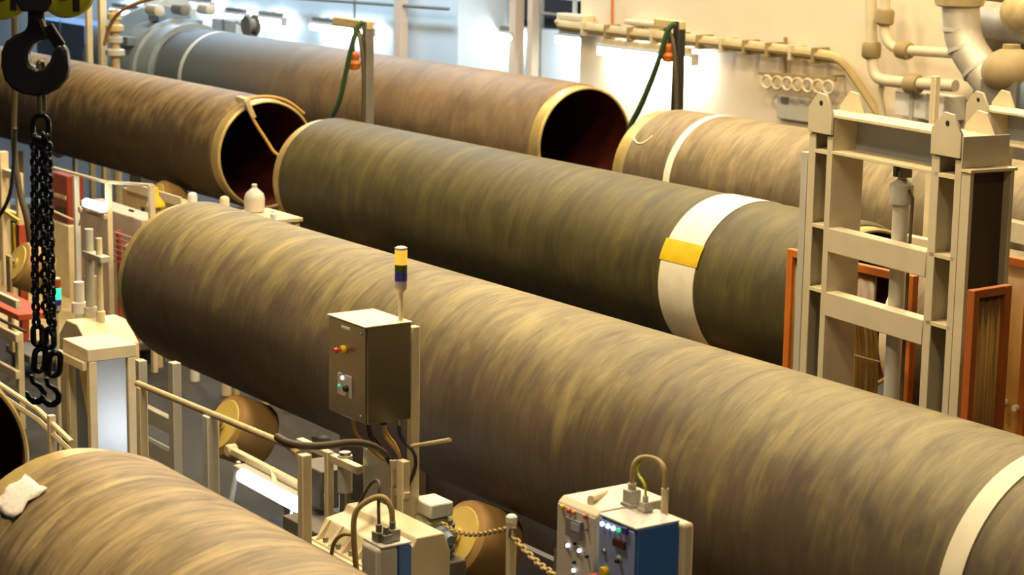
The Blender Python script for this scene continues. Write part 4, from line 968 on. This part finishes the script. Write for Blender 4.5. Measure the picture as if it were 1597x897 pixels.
# ------------------------------------------------------------------ services on the cream wall
yw = 19.3
tr = [(868, 34), (1000, 50), (1150, 66), (1290, 82), (1312, 92), (1340, 132), (1372, 182)]
t = thing('cable_run', 'bundle of cream cables clipped along the cream wall, bending down at its right', 'cables', at(1100, 60, y=yw))
for k, (dv, dy, r) in enumerate(((0, 0, .045), (6, .05, .05), (11, -.02, .035))):
    MB().tube([at(u + k * 4, v + dv, y=yw - dy) for u, v in tr], r, 8, smooth=1).build('cable', CREAMD if k != 1 else HOSE, t)
for k in range(11):
    u = 915 + k * 36; v = 34 + (u - 868) * .114 + 4; q = at(u, v, y=yw)
    MB().box(q.x - .03, q.x + .03, yw - .1, yw + .19, q.z - .12, q.z + .09).build('clip', VALVE if k % 3 else WPIPE, t, bevel=.008)
def wallbox(name, label, cat, u0, v0, u1, v1, m, y=19.3, dep=.19, extra=()):
    a, b = at(u0, v0, y=y), at(u1, v1, y=y); t = thing(name, label, cat, ((a.x + b.x) / 2, y + dep, b.z))
    MB().box(a.x, b.x, y, y + dep, b.z, a.z).build('body', m, t, bevel=.012)
    for nm, p0, p1, mm in extra: plate(nm, *p0, *p1, y, mm, t, .015)
    return t
wallbox('junction_box', 'cream junction box at the upper left corner of the cream wall', 'junction box', 868, 20, 912, 36, CREAM, extra=[('lid', (872, 23), (906, 33), WPIPE)])
wallbox('junction_box', 'flat cream junction box above the wall lamp on the cream wall', 'junction box', 972, 30, 1030, 44, CREAM, extra=[('lid', (976, 32), (1024, 41), WPIPE)])
wallbox('grey_panel', 'flat grey panel on the cream wall left of the lifting gate', 'panel', 1212, 148, 1292, 196, GREYP, y=19.42, dep=.075, extra=[('switch_plate', (1219, 150), (1230, 162), GREYD)])
tag(MB().tube([at(955, -10, y=19.4), at(955, 58, y=19.4)], .022, 8).lathe(at(955, 58, y=19.4), (0, 0, -1), [(0, .03), (.02, .05), (.08, .05), (.1, .03)], 12).build('conduit', ORANGE), 'orange conduit dropping down the cream wall', 'conduit')
tag(MB().bar(at(1225, 58, y=19.42), at(1225, 118, y=19.42), .04, .04, (0, 1, 0)).build('wall_strut', VALVE), 'thin strut on the cream wall between cable bundle and coil rack', 'strut')
t = thing('coil_rack', 'small rack of coiled cream cable on the cream wall', 'cable rack', at(1245, 122, y=19.3))
MB().bar(at(1184, 114, y=19.3), at(1304, 124, y=19.3), .04, .05).build('rack_rail', VALVE, t, bevel=.005)
for u in (1190, 1245, 1300):
    q = at(u, 119, y=19.3); MB().bar((q.x, 19.3, q.z), (q.x, 19.49, q.z), .03, .03).build('wall_bracket', VALVE, t)
for k in range(7):
    q = at(1196 + k * 16, 128 + k * 1.4, y=19.26); pts = [q + V((.10 * math.cos(a), 0, .085 * math.sin(a))) for a in [2 * PI * i / 16 for i in range(16)]]
    MB().tube(pts, .02, 8, True).build('cable_coil', CREAMD if k % 2 else WPIPE, t)
def valve(t, p, ax, r):
    MB().lathe(V(p) - V(ax) * r * .9, ax, [(0, r * .55), (.02, r * .85), (r * .35, r), (r * 1.4, r), (r * 1.75, r * .85), (r * 1.8, r * .55)], 20).build('valve_body', VALVE, t)
yp = 19.0
t = thing('wall_pipe', 'cream pipe with a round valve, dropping then turning right on the cream wall', 'pipe', at(1360, 120, y=yp))
MB().tube([at(u, v, y=yp) for u, v in ((1358, -20), (1359, 60), (1361, 105), (1367, 121), (1384, 127), (1490, 134))], .075, 14, smooth=2).build('pipe_run', WPIPE, t)
valve(t, at(1359, 79, y=yp), (0, 0, 1), .125); valve(t, at(1424, 131, y=yp), (1, 0, 0), .13)
t = thing('wall_pipe', 'second cream pipe with two valves, ending behind the big duct', 'pipe', at(1385, 40, y=yp))
MB().tube([at(u, v, y=yp) for u, v in ((1381, -20), (1380, 20), (1379, 48), (1384, 66), (1398, 77), (1420, 79), (1500, 84))], .065, 14, smooth=2).build('pipe_run', WPIPE, t)
valve(t, at(1380, 27, y=yp), (.1, 0, 1), .12); valve(t, at(1410, 78, y=yp), (1, 0, -.1), .12)
tag(MB().tube([at(1378, 120, y=19.1), at(1372, 150, y=19.1), at(1380, 200, y=19.1)], .045, 10).build('branch_pipe', WPIPE), 'thin branch pipe below the bend of the valve pipe', 'pipe')
yd = 17.6
t = thing('air_duct', 'large clad duct bending down to the right at the upper right corner', 'duct', at(1510, 60, y=yd))
MB().tube([at(u, v, y=yd) for u, v in ((1497, -30), (1499, 40), (1506, 72), (1530, 108), (1565, 150), (1600, 192))], .21, 24, smooth=2).build('duct_bend', ALU, t)
q = at(1497, -6, y=yd); MB().lathe((q.x, yd, q.z), (0, 0, 1), [(-.12, .23), (-.10, .27), (0, .30), (.4, .42)], 28).build('funnel', CREAMD, t)
for u, v, d in ((1499, 46, (0, 0, 1)), (1508, 76, (.35, 0, -1)), (1530, 108, (1, .1, -1.3))):
    MB().lathe(at(u, v, y=yd), d, [(-.02, .20), (-.02, .222), (.02, .222), (.02, .20)], 28).build('seam_band', GREYP, t)
t = thing('air_duct', 'horizontal clad duct running out of the upper right corner', 'duct', at(1560, 30, y=18.3))
MB().tube([at(1532, 30, y=18.6), at(1620, 42, y=18.2)], .22, 24).build('duct_run', ALU, t)
MB().tube([at(1585, 20, y=18.0), at(1640, 14, y=17.6)], .2, 20).build('duct_branch', CREAMD, t)
t = thing('pump_casing', 'tan pump casing below the clad ducts at the right edge', 'pump', at(1575, 140, y=16.85))
MB().ball(at(1577, 112, y=16.85), .30, 1.1, 1, .85).build('casing', VALVE, t)
q = at(1577, 84, y=16.85); MB().lathe((q.x, 16.85, q.z - .04), (0, 0, 1), [(0, .16), (.03, .16), (.05, .1), (.14, .09)], 20).build('flange', VALVE, t)
q = at(1585, 150, y=16.65); MB().lathe((q.x, 16.8, q.z), (.3, -1, 0), [(-.1, .2), (.05, .2), (.09, .12)], 20).build('motor', BLUEG, t)
q = at(1577, 140, y=16.85); MB().box(q.x - .25, q.x + .25, 16.65, 17.05, 0, q.z + .1).build('pedestal', GREYD, t)
t = thing('dark_recess_box', 'dark box in place of the shaded recess behind the clad ducts at the right edge', 'locker', (at(1570, 100, y=19.1).x, 19.2, 0))
a, b = at(1528, -30, y=19.0), at(1640, 150, y=19.0)
MB().box(a.x, b.x, 19.0, 19.4, 0, a.z).build('body', mat('recess_shade_brown', rgb(70, 56, 34), .6, var=.2), t, bevel=.01)  # dark colour stands in for shade in the recess behind the ducts
MB().box(a.x + .02, b.x - .02, 18.975, 18.999, .1, a.z - .1).build('door', mat('recess_shade_front', rgb(78, 62, 38), .6, var=.2), t)
q = at(1486, 108, y=13.2); tag(MB().bar((q.x, 13.0, 0), (q.x, 13.0, q.z - .05), .06, .06, (0, 1, 0)).build('upright_post', CREAM, bevel=.006), 'slim cream upright post behind the right column of the lifting gate', 'post')
wallbox('clad_box', 'crumpled pale clad box on the cream wall above the lifting gate', 'box', 1396, 142, 1470, 190, WHITE, y=19.1, dep=.39, extra=[('seam', (1420, 144), (1424, 188), GREYP), ('seam', (1446, 146), (1450, 188), GREYP)])

a = at(1330, 349, y=12.7); b = at(1450, 374, y=12.7)
t = thing('cross_girder', 'cream girder under the back row pipe, seen through the lifting gate', 'girder', (a.x, 12.7, 0))
MB().box(a.x - .3, b.x + .3, 12.66, 12.74, a.z - .16, a.z - .0).build('girder_beam', CREAM, t, bevel=.006)
for x in (a.x - .2, b.x + .2): MB().box(x - .04, x + .04, 12.66, 12.74, 0, a.z - .161).build('girder_post', CREAMD, t)
